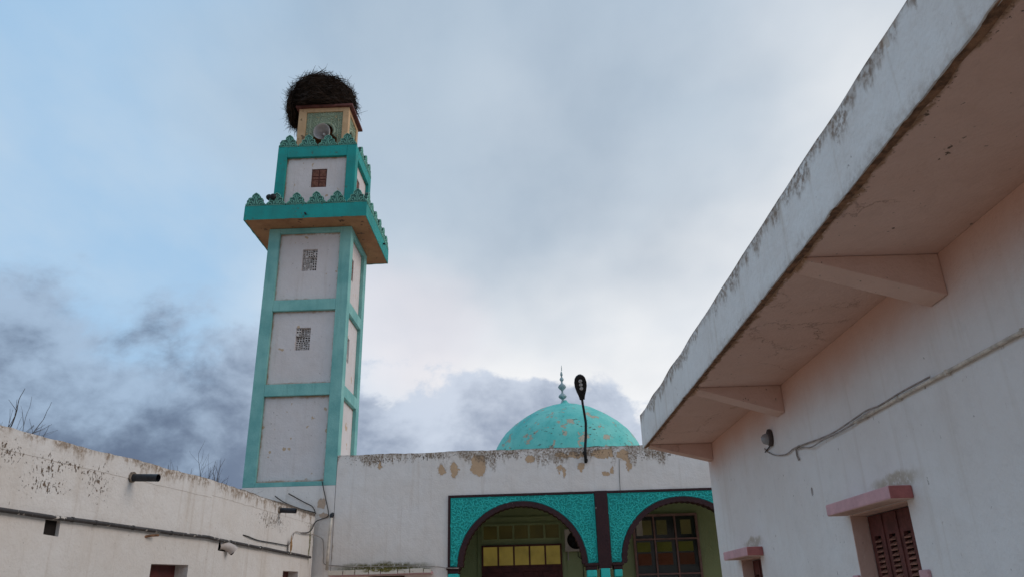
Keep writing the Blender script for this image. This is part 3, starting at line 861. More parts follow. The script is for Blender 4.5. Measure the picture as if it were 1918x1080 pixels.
# upper stage
UW = .28
UZ0, UZ1 = PZ1 - .04, 14.205
for sx in (-1, 1):
    for sy in (-1, 1):
        b = MB(); x0, x1 = sorted((sx * HX, sx * (HX - UW))); y0, y1 = sorted((sy * HY, sy * (HY - UW)))
        b.box(x0, x1, y0, y1, UZ0, UZ1); b.build('upper_post', 'deep_green', mina, bevel=.012)
for k in range(4):
    h_ = half(k, HX, HY) - UW - .002
    f = face(k, HX, HY)
    b = MB(f); b.box(-h_, h_, 13.85, UZ1 - .002, -.22, -.003); b.build('upper_band', 'deep_green', mina, bevel=.008)
    hole = (-.135, .315, 12.86, 13.47) if k == 0 else ((-.35, -.02, 12.75, 13.45) if k == 1 else None)
    pn = panel(k, HX, HY, -h_ - .02, h_ + .02, UZ0, 13.86, hole)
    if hole: shutter(k, HX, HY, hole, .10, pn)
b = MB(); b.box(-HX + .1, HX - .1, -HY + .1, HY - .1, 14.05, 14.19); b.build('upper_deck', 'ochre', mina)
place_merlons(HX, HY, UZ1 + .004, 4, 4, .58, .51, .41, skip=((1, 0),))

# lantern
LX0, LX1, LY0, LY1 = -.865, .705, -.42, .83
LZ0, LZ1 = 14.19, 15.98
for (x0, x1) in ((LX0, LX0 + .25), (LX1 - .19, LX1)):
    for (y0, y1) in ((LY0, LY0 + .19), (LY1 - .19, LY1)):
        b = MB(); b.box(x0, x1, y0, y1, LZ0, LZ1); b.build('lantern_post', 'cream', mina, bevel=.01)
b = MB(); b.box(LX0 + .252, LX1 - .192, LY0 + .003, LY0 + .14, 15.84, LZ1 - .002); b.box(LX0 + .252, LX1 - .192, LY1 - .14, LY1 - .003, 15.84, LZ1 - .002); b.build('lantern_beam', 'cream', mina)
b = MB(); b.box(LX1 - .14, LX1 - .003, LY0 + .192, LY1 - .192, 15.84, LZ1 - .002); b.box(LX0 + .003, LX0 + .14, LY0 + .192, LY1 - .192, 15.84, LZ1 - .002); b.build('lantern_beam', 'cream', mina)
def lantern_panel(fr, a0, a1, ac, relief=True):
    r = .255
    zc = 15.16
    hole = []
    n_ = 44
    for i in range(n_ + 1):
        th = R(-25) + R(230) * i / n_
        rr = r + (.018 if i % 2 else -.008)
        hole.append((ac + rr * math.cos(th), zc + rr * math.sin(th)))
    hole += [(ac - .42, 14.86), (ac - .42, 14.20), (ac + .42, 14.20), (ac + .42, 14.86)]
    lp = MB().plate([(a0, LZ0 + .002), (a1, LZ0 + .002), (a1, 15.838), (a0, 15.838)], [hole], fr, .045, .11).build('carved_panel', 'lantern_groove', mina)
    cv = MB(); rg_ = random.Random(3)
    def ins(a, z):
        if not (a0 + .16 < a < a1 - .16 and z < 15.66): return False
        if (a - ac) ** 2 + (z - zc) ** 2 < (r + .10) ** 2: return False
        if abs(a - ac) < .5 and z < 14.98: return False
        return z > 14.4
    for (a, z) in scatter(rg_, ins, a0, a1, 14.3, 15.8, .052, 4000):
        ridge(cv, curl(rg_, a, z, rg_.uniform(.034, .05), rg_.uniform(0, 6.28)), .011, .018, fr, .045)
    def ins2(a, z):
        return (a0 + .02 < a < a1 - .02 and 14.4 < z < 15.82) and (a < a0 + .11 or a > a1 - .11 or z > 15.73)
    for (a, z) in scatter(rg_, ins2, a0, a1, 14.3, 15.84, .045, 3000):
        ridge(cv, curl(rg_, a, z, .03, rg_.uniform(0, 6.28)), .010, .016, fr, .045)
    ridge(cv, [(a0 + .13, 14.4), (a0 + .13, 15.70), (a1 - .13, 15.70), (a1 - .13, 14.4)], .016, .022, fr, .045)
    ridge(cv, [(ac + (r + .055) * math.cos(R(-25) + R(230) * i / 30), zc + (r + .055) * math.sin(R(-25) + R(230) * i / 30)) for i in range(31)], .024, .022, fr, .045)
    tag(cv.build('panel_relief', 'lantern_panel', lp, fix=False), kind='stuff')
lantern_panel(lambda a, z, o: (a, LY0 + o, z), LX0 + .251, LX1 - .191, -.025)
lantern_panel(lambda a, z, o: (LX1 - o, a, z), LY0 + .191, LY1 - .191, .2)
b = MB(); b.box(LX0 + .04, LX0 + .10, LY0 + .191, LY1 - .191, LZ0, 15.838); b.build('lantern_side', 'cream', mina)
b = MB(); b.box(LX0 + .251, LX1 - .191, LY1 - .10, LY1 - .04, LZ0, 15.838); b.build('lantern_back', 'cream', mina)
b = MB(); b.box(LX0 - .09, LX1 + .115, LY0 - .09, LY1 + .12, LZ1, LZ1 + .075); b.build('lantern_roof', 'brown_slab', mina, bevel=.008)
# drain stubs on the platform
b = MB(); b.tube([(.02, -PY + .05, 11.62), (.03, -PY - .10, 11.60)], .028, 10); b.build('drain_stub', 'black_pipe', mina)
b = MB(); b.tube([(PX - .05, .75, 11.78), (PX + .07, .75, 11.77)], .03, 10); b.build('drain_stub', 'black_pipe', mina)

# ================================================================== STORK NEST
nest = empty('stork_nest', fworld(tc_u - .33, tc_d + .18, LZ1 + .075), FRZ)
nest.scale = (.91, .91, .89)
tag(nest, 'huge dark stork nest of twigs on top of the minaret', 'nest')
rg = random.Random(21)
def nest_r(th, z):
    lump = 1 + .13 * mnoise.noise(Vector((math.cos(th) * 1.6, math.sin(th) * 1.6, z * 1.5 + 4)))
    t_ = max(0.0, min(1.0, (z + .02) / 1.55))
    prof = [1.10, 1.15, 1.17, 1.19, 1.19, 1.18, 1.14, 1.05, .88, .58][min(9, int(t_ * 9.99))]
    nx_ = [1.10, 1.15, 1.17, 1.19, 1.19, 1.18, 1.14, 1.05, .88, .58, .0][min(10, int(t_ * 9.99) + 1)]
    fq = t_ * 9.99 - int(t_ * 9.99)
    return (prof + (nx_ - prof) * fq) * lump
core = MB()
nr, nt_ = 14, 36
vs, fs = [], []
for i in range(nr + 1):
    z = -.02 + 1.50 * i / nr
    for k in range(nt_):
        th = 2 * math.pi * k / nt_
        r = nest_r(th, z) * .93
        vs.append((r * math.cos(th), r * math.sin(th) * .92, max(.004, z)))
for i in range(nr):
    for k in range(nt_):
        k2 = (k + 1) % nt_
        fs.append((i * nt_ + k, i * nt_ + k2, (i + 1) * nt_ + k2, (i + 1) * nt_ + k))
fs.append(tuple(range(nt_ - 1, -1, -1))); fs.append(tuple(nr * nt_ + k for k in range(nt_)))
core.add(vs, fs)
# drooping mass that slid over the left edge of the lantern
lump = []
for i in range(9):
    th = math.pi * i / 8
    for k in range(14):
        ph = 2 * math.pi * k / 14
        lump.append((-.86 + .27 * math.sin(th) * math.cos(ph) - .08 * math.cos(th), -.10 + .80 * math.sin(th) * math.sin(ph), .28 - .62 * math.cos(th) * (1 + .1 * math.sin(3 * ph))))
core.add(lump, [(i * 14 + k, i * 14 + (k + 1) % 14, (i + 1) * 14 + (k + 1) % 14, (i + 1) * 14 + k) for i in range(8) for k in range(14)])
core.build('nest_core', 'nest_core', nest)
tw = MB()
def twig(p, dirv, L, r, bend=.25):
    d_ = Vector(dirv).normalized()
    side = d_.orthogonal().normalized() * rg.uniform(-bend, bend) * L
    side.rotate(Matrix.Rotation(rg.uniform(0, 6.28), 3, d_))
    p = Vector(p)
    tw.tube([p, p + d_ * L * .5 + side * .6, p + d_ * L + side * .2], [r, r * .8, r * .35], 3, cap=False)
for i in range(3000):
    th = rg.uniform(0, 6.283); z = rg.uniform(-.02, 1.42) if i % 4 else rg.uniform(1.05, 1.50)
    r = nest_r(th, z) * rg.uniform(.86, 1.0)
    out = Vector((math.cos(th), math.sin(th), .35 + .6 * max(0, z - .8)))
    tan = Vector((-math.sin(th), math.cos(th), rg.uniform(-.35, .35)))
    q = rg.random()
    dv = tan * rg.choice((-1, 1)) + out * (-.10 + .38 * q * q) + Vector((0, 0, rg.uniform(-.25, .25)))
    twig((r * math.cos(th), r * math.sin(th) * .92, max(.02, z)), dv, rg.uniform(.18, .62), rg.choice((.005, .007, .009, .013)))
for i in range(80):
    th = rg.uniform(0, 6.283)
    z = rg.uniform(.1, 1.45)
    r = nest_r(th, z) * .92
    out = Vector((math.cos(th), math.sin(th), rg.uniform(-.3, .9)))
    twig((r * math.cos(th), r * math.sin(th) * .92, z), out + Vector((rg.uniform(-.6, .6), rg.uniform(-.6, .6), 0)), rg.uniform(.15, .52), rg.uniform(.005, .010), .4)
for i in range(900):
    ph = rg.uniform(0, 6.283); th = rg.uniform(.1, 2.2)
    n_ = Vector((math.sin(th) * math.cos(ph), math.sin(th) * math.sin(ph), -math.cos(th)))
    p = (-.86 + .25 * n_.x + .08 * n_.z, -.10 + .78 * n_.y, .28 + .60 * n_.z)
    if p[0] > -.56: continue
    twig(p, n_ * .15 + Vector((rg.uniform(-.35, .15), rg.uniform(-1, 1), rg.uniform(-1.1, .9))), rg.uniform(.12, .38), rg.uniform(.003, .008), .35)
tag(tw.build('twigs', 'twig', nest, fix=False), kind='stuff')
# some pale twigs
tw = MB()
for i in range(260):
    th = rg.uniform(3.4, 6.2); z = rg.uniform(.05, 1.3)
    r = nest_r(th, z) * 1.0
    tan = Vector((-math.sin(th), math.cos(th), rg.uniform(-1.0, 1.0))) * rg.choice((-1, 1)) + Vector((math.cos(th), math.sin(th), 0)) * .25
    twig((r * math.cos(th), r * math.sin(th) * .92, z), tan, rg.uniform(.12, .35), rg.uniform(.003, .006), .45)
tag(tw.build('dry_twigs', 'bark', nest, fix=False), kind='stuff')

# ================================================================== HORN LOUDSPEAKER in the lantern
hs = empty('horn_loudspeaker', fworld(tc_u - .03, tc_d + LY0 + .10, 14.19), FRZ)
tag(hs, 'grey horn loudspeaker in the arched opening of the lantern', 'loudspeaker')
Mh = Matrix.Translation((0, 0, .86)) @ Matrix.Rotation(R(-6), 4, 'Z') @ Matrix.Rotation(R(90 + 8), 4, 'X')
MB().lathe([(.262, .27), (.255, .28), (.235, .22), (.19, .12), (.14, .02), (.10, -.08), (.075, -.16), (.0, -.17), (.085, -.19), (.12, -.10), (.16, .0), (.21, .11), (.25, .21), (.262, .27)], 40, Mh).build('horn_bell', 'horn', hs, smooth=True)
MB().lathe([(.0, .10), (.022, .095), (.034, .07), (.036, .03), (.03, -.15)], 16, Mh).build('horn_centre', 'white_plastic', hs, smooth=True)
MB().lathe([(.0, -.32), (.08, -.32), (.085, -.19), (.085, -.175)], 20, Mh).build('driver', 'horn', hs)
b = MB(); b.box(-.02, .02, .10, .14, 0, .80); b.box(-.09, .09, .06, .18, 0, .02); b.build('stand', 'steel', hs)

# round dark lamps on the platform parapet
def round_lamp(u, dd, z, rz, label):
    o = empty('parapet_lamp', fworld(u, dd, z), FRZ + rz)
    tag(o, label, 'lamp', 'lamps on the minaret platform')
    Ml = Matrix.Rotation(R(90), 4, 'X') @ Matrix.Translation((0, .10, 0))
    MB().lathe([(.0, .07), (.055, .065), (.08, .04), (.085, .0), (.075, -.05), (.05, -.085), (.0, -.09)], 18, Ml).build('housing', 'lamp_black', o, smooth=True)
    b_ = MB(); b_.box(-.012, .012, -.012, .012, 0, .05); b_.build('bracket', 'lamp_black', o)
round_lamp(-6.72, -.50, 12.14, 0, 'small dark round lamp between the two leftmost front merlons, left one')
round_lamp(-6.56, -.63, 12.08, R(20), 'small dark round lamp touching the second front merlon from the left')

# ================================================================== STREET LAMP on the hall's front
lamp = empty('street_lamp', fworld(1.70, -.03, 4.70), FRZ)
tag(lamp, 'black LED street lamp on a curved arm rising before the dome', 'street lamp')
pts = [(0, -.03, .02), (0, -.03, .35), (.04, -.04, .70), (.055, -.08, 1.0), (.02, -.22, 1.24), (-.015, -.40, 1.40), (-.03, -.52, 1.49)]
MB().tube(pts, [.036, .036, .034, .033, .032, .031, .031], 12).build('arm', 'lamp_black', lamp, smooth=True)
b = MB(); b.box(-.035, .035, -.012, .02, 0.04, .32); b.box(-.055, .035, -.018, .012, .22, .31); b.box(-.03, .05, -.018, .012, .06, .12)
b.build('wall_bracket', 'lamp_black', lamp)
Mhd = Matrix.Translation((-.03, -.52, 1.49)) @ Matrix.Rotation(R(-6), 4, 'Y') @ Matrix.Rotation(R(38), 4, 'X')   # local +z points along the head
head = []
prof = [(0, .055), (.05, .06), (.12, .075), (.22, .105), (.34, .13), (.46, .135), (.56, .115), (.62, .08), (.655, .03), (.66, 0)]
prof = [(z_, w_ * 1.12) for z_, w_ in prof]
outl = [(w_, z_) for z_, w_ in prof] + [(-w_, z_) for z_, w_ in prof[-2::-1]]
hd = MB(lambda a, z_, o: tuple(Mhd @ Vector((a, o, z_)))).plate(outl, [], lambda a, b_, o: (a, b_, o), -.035, .03)
hd = hd.build('lamp_head', 'lamp_black', lamp, bevel=.012)
for i in range(3):
    Ml = Mhd @ Matrix.Translation((.005 - .003 * i, -.036, .30 + .10 * i)) @ Matrix.Rotation(R(90), 4, 'X')
    MB().lathe([(.046, -.004), (.044, .006), (.032, .012), (.0, .014)], 16, Ml).build('led_lens', 'led', hd, smooth=True)

# ================================================================== AIR CONDITIONER in the porch
ac = empty('air_conditioner', fworld(1.55, 2.78, 2.84), FRZ)
tag(ac, 'beige air conditioner unit high on the green porch wall', 'air conditioner')
ring = [(.235 * math.cos(2 * math.pi * i / 28) - .07, .285 + .235 * math.sin(2 * math.pi * i / 28)) for i in range(28)]
MB().plate([(-.37, 0), (.42, 0), (.42, .57), (-.37, .57)], [ring], fr0, -.12, .12).build('casing', 'ac', ac, bevel=.01)
b = MB(); b.box(-.32, .18, .0, .03, .03, .54); b.build('fan_recess', 'dark', ac)
for i in range(5):
    b = MB(); Mb = Matrix.Translation((-.07, -.03, .285)) @ Matrix.Rotation(R(72 * i), 4, 'Y')
    b.fn = lambda x, y, z: tuple(Mb @ Vector((x, y, z)))
    b.box(-.03, .03, -.004, .004, .03, .18); b.build('fan_blade', 'lamp_black', ac)
b = MB()
for r in (.06, .11, .16, .21):
    b.tube([(r * math.cos(2 * math.pi * i / 24) - .07, -.122, .285 + r * math.sin(2 * math.pi * i / 24)) for i in range(25)], .003, 4)
b.build('fan_guard', 'lamp_black', ac)
for x0 in (-.30, .32):
    b = MB(); b.box(x0, x0 + .03, -.10, .21, -.03, -.001); b.box(x0 + .001, x0 + .029, .19, .209, -.22, -.029); b.build('bracket', 'ac', ac)
b = MB(); b.tube([(-.02, .10, .0), (-.02, .12, -.12), (.10, .14, -.22), (.30, .14, -.24)], .012, 6); b.tube([(.1, .19, -.1), (.11, .19, -1.2)], .010, 6); b.build('hoses', 'cable', ac)

# ================================================================== LEFT BUILDING
lb = empty('courtyard_building', (-6.5, 10.5, 0))
tag(lb, 'low white plastered building with worn parapet on the left', 'building')
BP = Vector((-5.06, 12.9)); NP = Vector((-5.77, 8.73)); EP = Vector((-4.88, 19.02))
t1 = (NP - BP).normalized(); n1 = Vector((t1.y, -t1.x)) * -1
t2 = (EP - BP).normalized(); n2 = Vector((t2.y, -t2.x))
if n1.x < 0: n1 = -n1
if n2.x < 0: n2 = -n2
def W1(s, z, o=0.0):     # o: outwards into the courtyard
    p = BP + t1 * s + n1 * o; return (p.x + 6.5, p.y - 10.5, z)
def W2(s, z, o=0.0):
    p = BP + t2 * s + n2 * o; return (p.x + 6.5, p.y - 10.5, z)
def Gl(p): return (p[0] - 6.5, p[1] + 10.5, p[2])
# the wall's material reads object space, so shift it: bake world coordinates by giving the walls an un-parented offset
def lbuild(mb, name, mat, parent=None, **kw):
    mb.v = [Gl(v) for v in mb.v]
    o = mb.build(name, mat, parent or lb, **kw)
    if parent is None: o.location = (6.5, -10.5, 0)
    return o
L1 = 12.0
h1 = [[(.42, .95), (1.36, .95), (1.36, 2.245), (.42, 2.265)], [(3.28, 2.48), (3.53, 2.49), (3.54, 2.665), (3.29, 2.665)]]
poly = [(0.0, 0.0), (L1, 0.0)] + jitter_line(L1, 0.0, 3.57, 3.605, .09, .017, 1.0)
lbuild(MB().plate(poly, h1, lambda a, b_, o: W1(a, b_, -o), 0, .24), 'wall', 'left')
L2 = 6.06
h2 = [[(4.0, 1.15), (5.05, 1.15), (5.05, 2.355), (4.0, 2.335)], [(.50, 2.53), (.95, 2.53), (.97, 2.68), (.52, 2.69)]]
poly = [(0.001, 0.0), (L2, 0.0)] + jitter_line(L2, 0.001, 3.70, 3.606, .09, .017, 2.0)
lbuild(MB().plate(poly, h2, lambda a, b_, o: W2(a, b_, -o), 0, .24), 'wall', 'left')
def shut(Wf, s0, s1, z0, z1, nm='window_shutter'):
    b_ = MB(); vs_ = [Wf(s, z, o) for o in (-.26, -.22) for s, z in ((s0, z0), (s1, z0), (s1, z1), (s0, z1))]
    b_.add(vs_, [(0, 1, 2, 3), (7, 6, 5, 4), (0, 4, 5, 1), (1, 5, 6, 2), (2, 6, 7, 3), (3, 7, 4, 0)])
    return lbuild(b_, nm, 'door')
shut(W1, .41, 1.37, .94, 2.27); shut(W2, 3.99, 5.06, 1.14, 2.36)
for (Wf, s0, s1, z0, z1) in ((W1, 3.281, 3.532, 2.485, 2.663), (W2, .505, .962, 2.532, 2.682)):
    b = MB(); vs = [Wf(s, z, o) for o in (-.10, -.05) for s, z in ((s0, z0), (s1, z0), (s1, z1), (s0, z1))]
    b.add(vs, [(0, 1, 2, 3), (7, 6, 5, 4), (0, 4, 5, 1), (1, 5, 6, 2), (2, 6, 7, 3), (3, 7, 4, 0)]); lbuild(b, 'niche_back', 'dark')
# roof slab, back and end walls
pr = [W1(L1, 0, -.25), W1(0, 0, -.25), W2(0, 0, -.25), W2(L2, 0, -.25)]
rp = [(p[0], p[1]) for p in pr] + [(pr[-1][0] - 5, pr[-1][1]), (pr[0][0] - 4, pr[0][1])]
lbuild(MB().plate(rp, [], lambda a, b_, o: (a, b_, o), 3.0, 3.2), 'roof_slab', 'left')
b = MB()
for (p, q) in ((rp[3], rp[4]), (rp[4], rp[5]), (rp[5], rp[0])):
    dx, dy = q[0] - p[0], q[1] - p[1]; L = math.hypot(dx, dy); nx, ny = -dy / L * .1, dx / L * .1
    b.add([(p[0], p[1], 0), (q[0], q[1], 0), (q[0] + nx, q[1] + ny, 0), (p[0] + nx, p[1] + ny, 0), (p[0], p[1], 2.999), (q[0], q[1], 2.999), (q[0] + nx, q[1] + ny, 2.999), (p[0] + nx, p[1] + ny, 2.999)],
          [(0, 3, 2, 1), (4, 5, 6, 7), (0, 1, 5, 4), (1, 2, 6, 5), (2, 3, 7, 6), (3, 0, 4, 7)])
lbuild(b, 'rear_wall', 'left')
# raised plaster course along the parapet
for (Wf, L, z0, z1, sd) in ((W1, L1, 3.33, 3.37, 4.0), (W2, L2, 3.37, 3.44, 6.0)):
    st = [L * i / int(L / .1) for i in range(int(L / .1) + 1)]
    mb = MB(lambda t, a, z: Wf(t, z, a))
    mb.sweep([(-.01, 0), (.005, 0), (.005, .30), (-.01, .30)], st,
             lambda i, c_: (0, (z0 + (z1 - z0) * st[i] / L + mnoise.noise(Vector((st[i] * 3, sd, 0))) * .012) if c_ < 2 else
                            (3.28 + mnoise.noise(Vector((st[i] * 5, sd, 3))) * .012) if Wf is W1 else 3.30 + (.09 * st[i] / L) + mnoise.noise(Vector((st[i] * 5, sd, 3))) * .012 - .03))
    lbuild(mb, 'parapet_course', 'left')
# roof spouts
def spout(Wf, s, z, L, name='roof_spout'):
    p0 = Vector(Wf(s, z, -.1)); p1 = Vector(Wf(s, z - .03, L))
    pts_ = [p0, p1]
    b_ = MB(); b_.tube(pts_, .052, 20, cap=False)
    b_.tube([p1, p0], .043, 20, cap=False)
    n_ = 20; o_ = 0
    b_.f += [(n_ + k, n_ + (k + 1) % n_, 2 * n_ + (n_ - (k + 1)) % n_, 2 * n_ + (n_ - k) % n_) for k in range(0)]
    sp_ = lbuild(b_, name, 'black_pipe', smooth=True, fix=False)
    c_ = MB(); c_.tube([Vector(Wf(s, z, -.02)), Vector(Wf(s, z, .035))], .075, 9); lbuild(c_, 'spout_collar', 'collar')
    e_ = MB(); e_.tube([p0 + (p1 - p0) * .3, p0 + (p1 - p0) * .32], .042, 14); lbuild(e_, 'spout_plug', 'dark')
spout(W1, 2.10, 3.36, .42)
spout(W2, 3.40, 3.50, .36)

# long pipe along that wall
pp = empty('wall_pipe', (Gl(W1(0, 0, .05))[0], Gl(W1(0, 0, .05))[1], 2.69))
tag(pp, 'paint splashed dark pipe running along the left wall', 'pipe')
base = Vector(pp.location)
pts = [Vector(Gl(W1(L1 - .5 - i * .5, 2.69 + mnoise.noise(Vector((i * .9, 1, 2))) * .012, .045))) - base for i in range(int((L1 - .6) / .5))]
pts += [Vector(Gl(W1(.02, 2.70, .05))) - base] + [Vector(Gl(W2(.25 + i * .5, 2.69 + mnoise.noise(Vector((i * .9, 5, 2))) * .010, .045))) - base for i in range(12)]
MB().tube(pts, .027, 12).build('pipe', 'old_pipe', pp, smooth=True)
for s in (4.6, 3.15, 2.72, 1.95, 1.05):
    b = MB(); q = Vector(Gl(W1(s, 2.69, .045))) - base; tt = Vector((t1.x, t1.y, 0)) * .018
    b.tube([q - tt, q + tt], .033, 12); b.build('clamp', 'old_pipe', pp)
for s in (.9, 2.4, 4.1):
    b = MB(); q = Vector(Gl(W2(s, 2.69, .045))) - base; tt = Vector((t2.x, t2.y, 0)) * .018
    b.tube([q - tt, q + tt], .033, 12); b.build('clamp', 'old_pipe', pp)

# pipe elbow in the niche
pe = empty('pipe_elbow', Gl(W2(.74, 2.60, -.04)))
tag(pe, 'grey bent pipe mouth in a niche below the left wall pipe', 'pipe')
def rel(Wf, s, z, o, p0): return Vector(Gl(Wf(s, z, o))) - Vector(p0.location)
MB().tube([rel(W2, .64, 2.61, -.045, pe), rel(W2, .70, 2.625, .0, pe), rel(W2, .78, 2.61, .05, pe), rel(W2, .86, 2.57, .10, pe), rel(W2, .88, 2.545, .115, pe)], [.06, .065, .07, .08, .086], 18, cap=False).build('elbow', 'ac', pe, smooth=True)
MB().tube([rel(W2, .87, 2.55, .105, pe), rel(W2, .878, 2.547, .112, pe)], .078, 18).build('mouth', 'dark', pe)

# rusty stub sticking out of the left wall
st_ = empty('pipe_stub', Gl(W1(1.58, 2.60, 0)))
tag(st_, 'short rusty stub poking from the left wall under the pipe', 'pipe stub')
MB().tube([rel(W1, 1.60, 2.595, -.02, st_), rel(W1, 1.55, 2.615, .05, st_), rel(W1, 1.42, 2.63, .09, st_)], .017, 8).build('stub', 'render_edge', st_)

# wire, dry leaf and cables near the corner
def cable(name, pts_, r, mat, label, cat='cable', group=None, n=6):
    o = empty(name, pts_[0])
    tag(o, label, cat, group)
    b0 = Vector(pts_[0])
    # smooth by catmull-rom
    P = [Vector(p) for p in pts_]
    out = []
    for i in range(len(P) - 1):
        p0, p1, p2, p3 = P[max(0, i - 1)], P[i], P[i + 1], P[min(len(P) - 1, i + 2)]
        for k in range(5):
            t = k / 5
            out.append(.5 * ((2 * p1) + (p2 - p0) * t + (2 * p0 - 5 * p1 + 4 * p2 - p3) * t * t + (3 * p1 - p0 - 3 * p2 + p3) * t ** 3))
    out.append(P[-1])
    MB().tube([p - b0 for p in out], r, n).build('strand', mat, o, smooth=True)
    return o
cable('wall_wire', [Gl(W2(1.55, 2.86, .0)), Gl(W2(1.75, 2.85, .02)), Gl(W2(2.3, 2.82, .02)), Gl(W2(3.2, 2.83, .025)), Gl(W2(4.1, 2.84, .03))], .011, 'cable', 'thin dark wire running along the left wall above the pipe')
cable('wall_wire', [Gl(W2(4.1, 2.84, .035)), Gl(W2(4.3, 2.98, .04)), Gl(W2(4.5, 3.15, .04)), Gl(W2(5.2, 3.17, .04)), Gl(W2(5.9, 3.20, .05)), fworld(-4.70, -.05, 3.12), fworld(-4.66, -.04, 2.95), fworld(-4.64, -.04, 2.74), fworld(-4.60, -.04, 2.55), fworld(-4.2, -.05, 2.50), fworld(-3.94, -.16, 2.47), fworld(-2.93, -.18, 2.455), fworld(-2.02, -.06, 2.43), fworld(-1.69, -.10, 2.385), fworld(-1.42, -.10, 2.375)],
      .010, 'pale_cable', 'cable looping from the left wall corner along the mossy canopy')
cable('wall_wire', [fworld(-4.81, -.02, 4.48), fworld(-4.70, -.03, 4.10), fworld(-4.60, -.03, 3.74), fworld(-4.62, -.03, 3.63), fworld(-4.78, -.04, 3.57), Gl(W2(6.02, 3.50, .03)), Gl(W2(5.6, 3.25, .04)), Gl(W2(4.9, 3.16, .04))], .012, 'cable', 'black cable dropping from the minaret panel corner to the left wall')
cable('wall_wire', [fworld(-5.62, -.02, 4.21), fworld(-5.21, -.03, 3.99), fworld(-5.0, -.03, 3.88), fworld(-4.90, -.04, 3.70)], .012, 'cable', 'upper of two slanting cables on the white minaret foot')
cable('wall_wire', [fworld(-5.95, -.02, 4.16), fworld(-5.70, -.03, 4.0), fworld(-5.3, -.03, 3.84), fworld(-4.93, -.04, 3.74)], .012, 'cable', 'lower of two slanting cables on the white minaret foot')
cable('wall_wire', [fworld(2.526, -.006, 4.80), fworld(2.50, -.008, 4.4), fworld(2.49, -.012, 4.1), fworld(2.485, -.05, 3.95)], .005, 'cable', 'hair thin wire hanging over the front wall onto the right arch')

lf = empty('dry_leaf', Gl(W2(4.16, 2.70, .07)))
tag(lf, 'brown dry leaf shaped scrap caught on the wire near the wall corner', 'leaf')
lo_ = [(0, 0), (.07, .06), (.085, .14), (.06, .22), (.02, .29), (-.03, .35), (-.02, .28), (-.055, .20), (-.06, .10)]
MB().plate(lo_, [], lambda a, b_, o: (o + .5 * a * a, a, b_), 0, .006).build('blade', 'leaf', lf)

# drain pipe on the hall front by the corner
dp = empty('drain_pipe', fworld(-4.53, -.05, 2.40), FRZ)
tag(dp, 'stained white drain pipe slanting down beside the mossy canopy', 'pipe')
MB().tube([(.02, -.01, 1.22), (.005, -.012, .85), (-.005, -.012, .45), (-.01, -.012, .02)], .032, 12).build('pipe', 'pvc', dp, smooth=True)
MB().tube([(.022, .08, 1.29), (.022, .0, 1.26), (.02, -.01, 1.20)], [.05, .05, .036], 12).build('pipe_mouth', 'black_pipe', dp)

# ================================================================== RIGHT BUILDING
rb = empty('canopied_building', (3.33, 6.0, 0))
tag(rb, 'white building with wide overhanging concrete canopy on the right', 'building')
def rbuild(mb, name, mat, parent=None, **kw):
    o = mb.build(name, mat, parent or rb, **kw)
    if parent is None: o.location = (-3.33, -6.0, 0)
    return o
YN, YF = -5.0, 13.40
XW = 3.33
frR = lambda a, b_, o: (XW + o, a, b_)
hole_e = [(8.86 + .035 * math.cos(2 * math.pi * i / 14), 2.675 + .05 * math.sin(2 * math.pi * i / 14)) for i in range(14)]
wins = [(6.74, 7.97, 0.95, 2.325), (11.16, 12.15, 1.0, 2.108)]
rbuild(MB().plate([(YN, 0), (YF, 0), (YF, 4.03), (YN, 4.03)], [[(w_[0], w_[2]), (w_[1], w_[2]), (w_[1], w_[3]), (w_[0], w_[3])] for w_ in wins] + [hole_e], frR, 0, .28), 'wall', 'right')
b = MB(); b.box(XW + .30, XW + .34, 8.7, 9.0, 2.5, 2.85); rbuild(b, 'hole_back', 'dark')
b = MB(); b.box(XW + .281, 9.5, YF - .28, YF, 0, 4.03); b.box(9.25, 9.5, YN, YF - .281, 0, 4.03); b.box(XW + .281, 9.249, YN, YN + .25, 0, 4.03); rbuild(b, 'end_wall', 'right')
# canopy slab / soffit
b = MB(); b.box(2.225, 9.5, YN, 13.27, 4.032, 4.22); rbuild(b, 'canopy_slab', 'soffit')
# fascia upstand, worn along both edges
XF = 2.20
st = [YN + (13.32 - YN) * i / 300 for i in range(301)]
mb = MB(lambda t, a, z: (a, t, z))
def jf(i, c_):
    y = st[i]
    n1_ = mnoise.noise(Vector((y * 1.3, 2.0, c_))); n2_ = mnoise.noise(Vector((y * 7.0, 4.0, c_)))
    if c_ == 0: return (0, .006 * n1_ + .016 * n2_ + max(0, mnoise.noise(Vector((y * 3.1, 8, 0))) - .25) * .07)
    if c_ == 1: return (.006 * n2_, .022 * n1_ + .010 * n2_)
    if c_ == 5: return (.004 * n2_, .008 * n2_)
    if c_ == 2: return (0, .012 * n1_)
    return (0, 0)
mb.sweep([(XF, 4.016), (XF, 4.592), (XF + .15, 4.592), (XF + .15, 4.24), (XF + .022, 4.225), (XF + .020, 4.024)], st, jf)
rbuild(mb, 'fascia', 'fascia')
mb = MB(lambda t, a, z: (a, t, z))
mb.sweep([(XF + .012, 4.024), (XF + .012, 4.10), (XF + .05, 4.10), (XF + .075, 4.0265)], st,
         lambda i, c_: (.018 * mnoise.noise(Vector((st[i] * 5, 1, 5))), .006 * mnoise.noise(Vector((st[i] * 6, 3, 3)))) if c_ in (0, 3) else (0, 0))
rbuild(mb, 'canopy_edge', 'render_edge')
b = MB(); b.box(XF + .151, 9.5, 13.16, 13.315, 4.221, 4.585); rbuild(b, 'end_fascia', 'fascia')
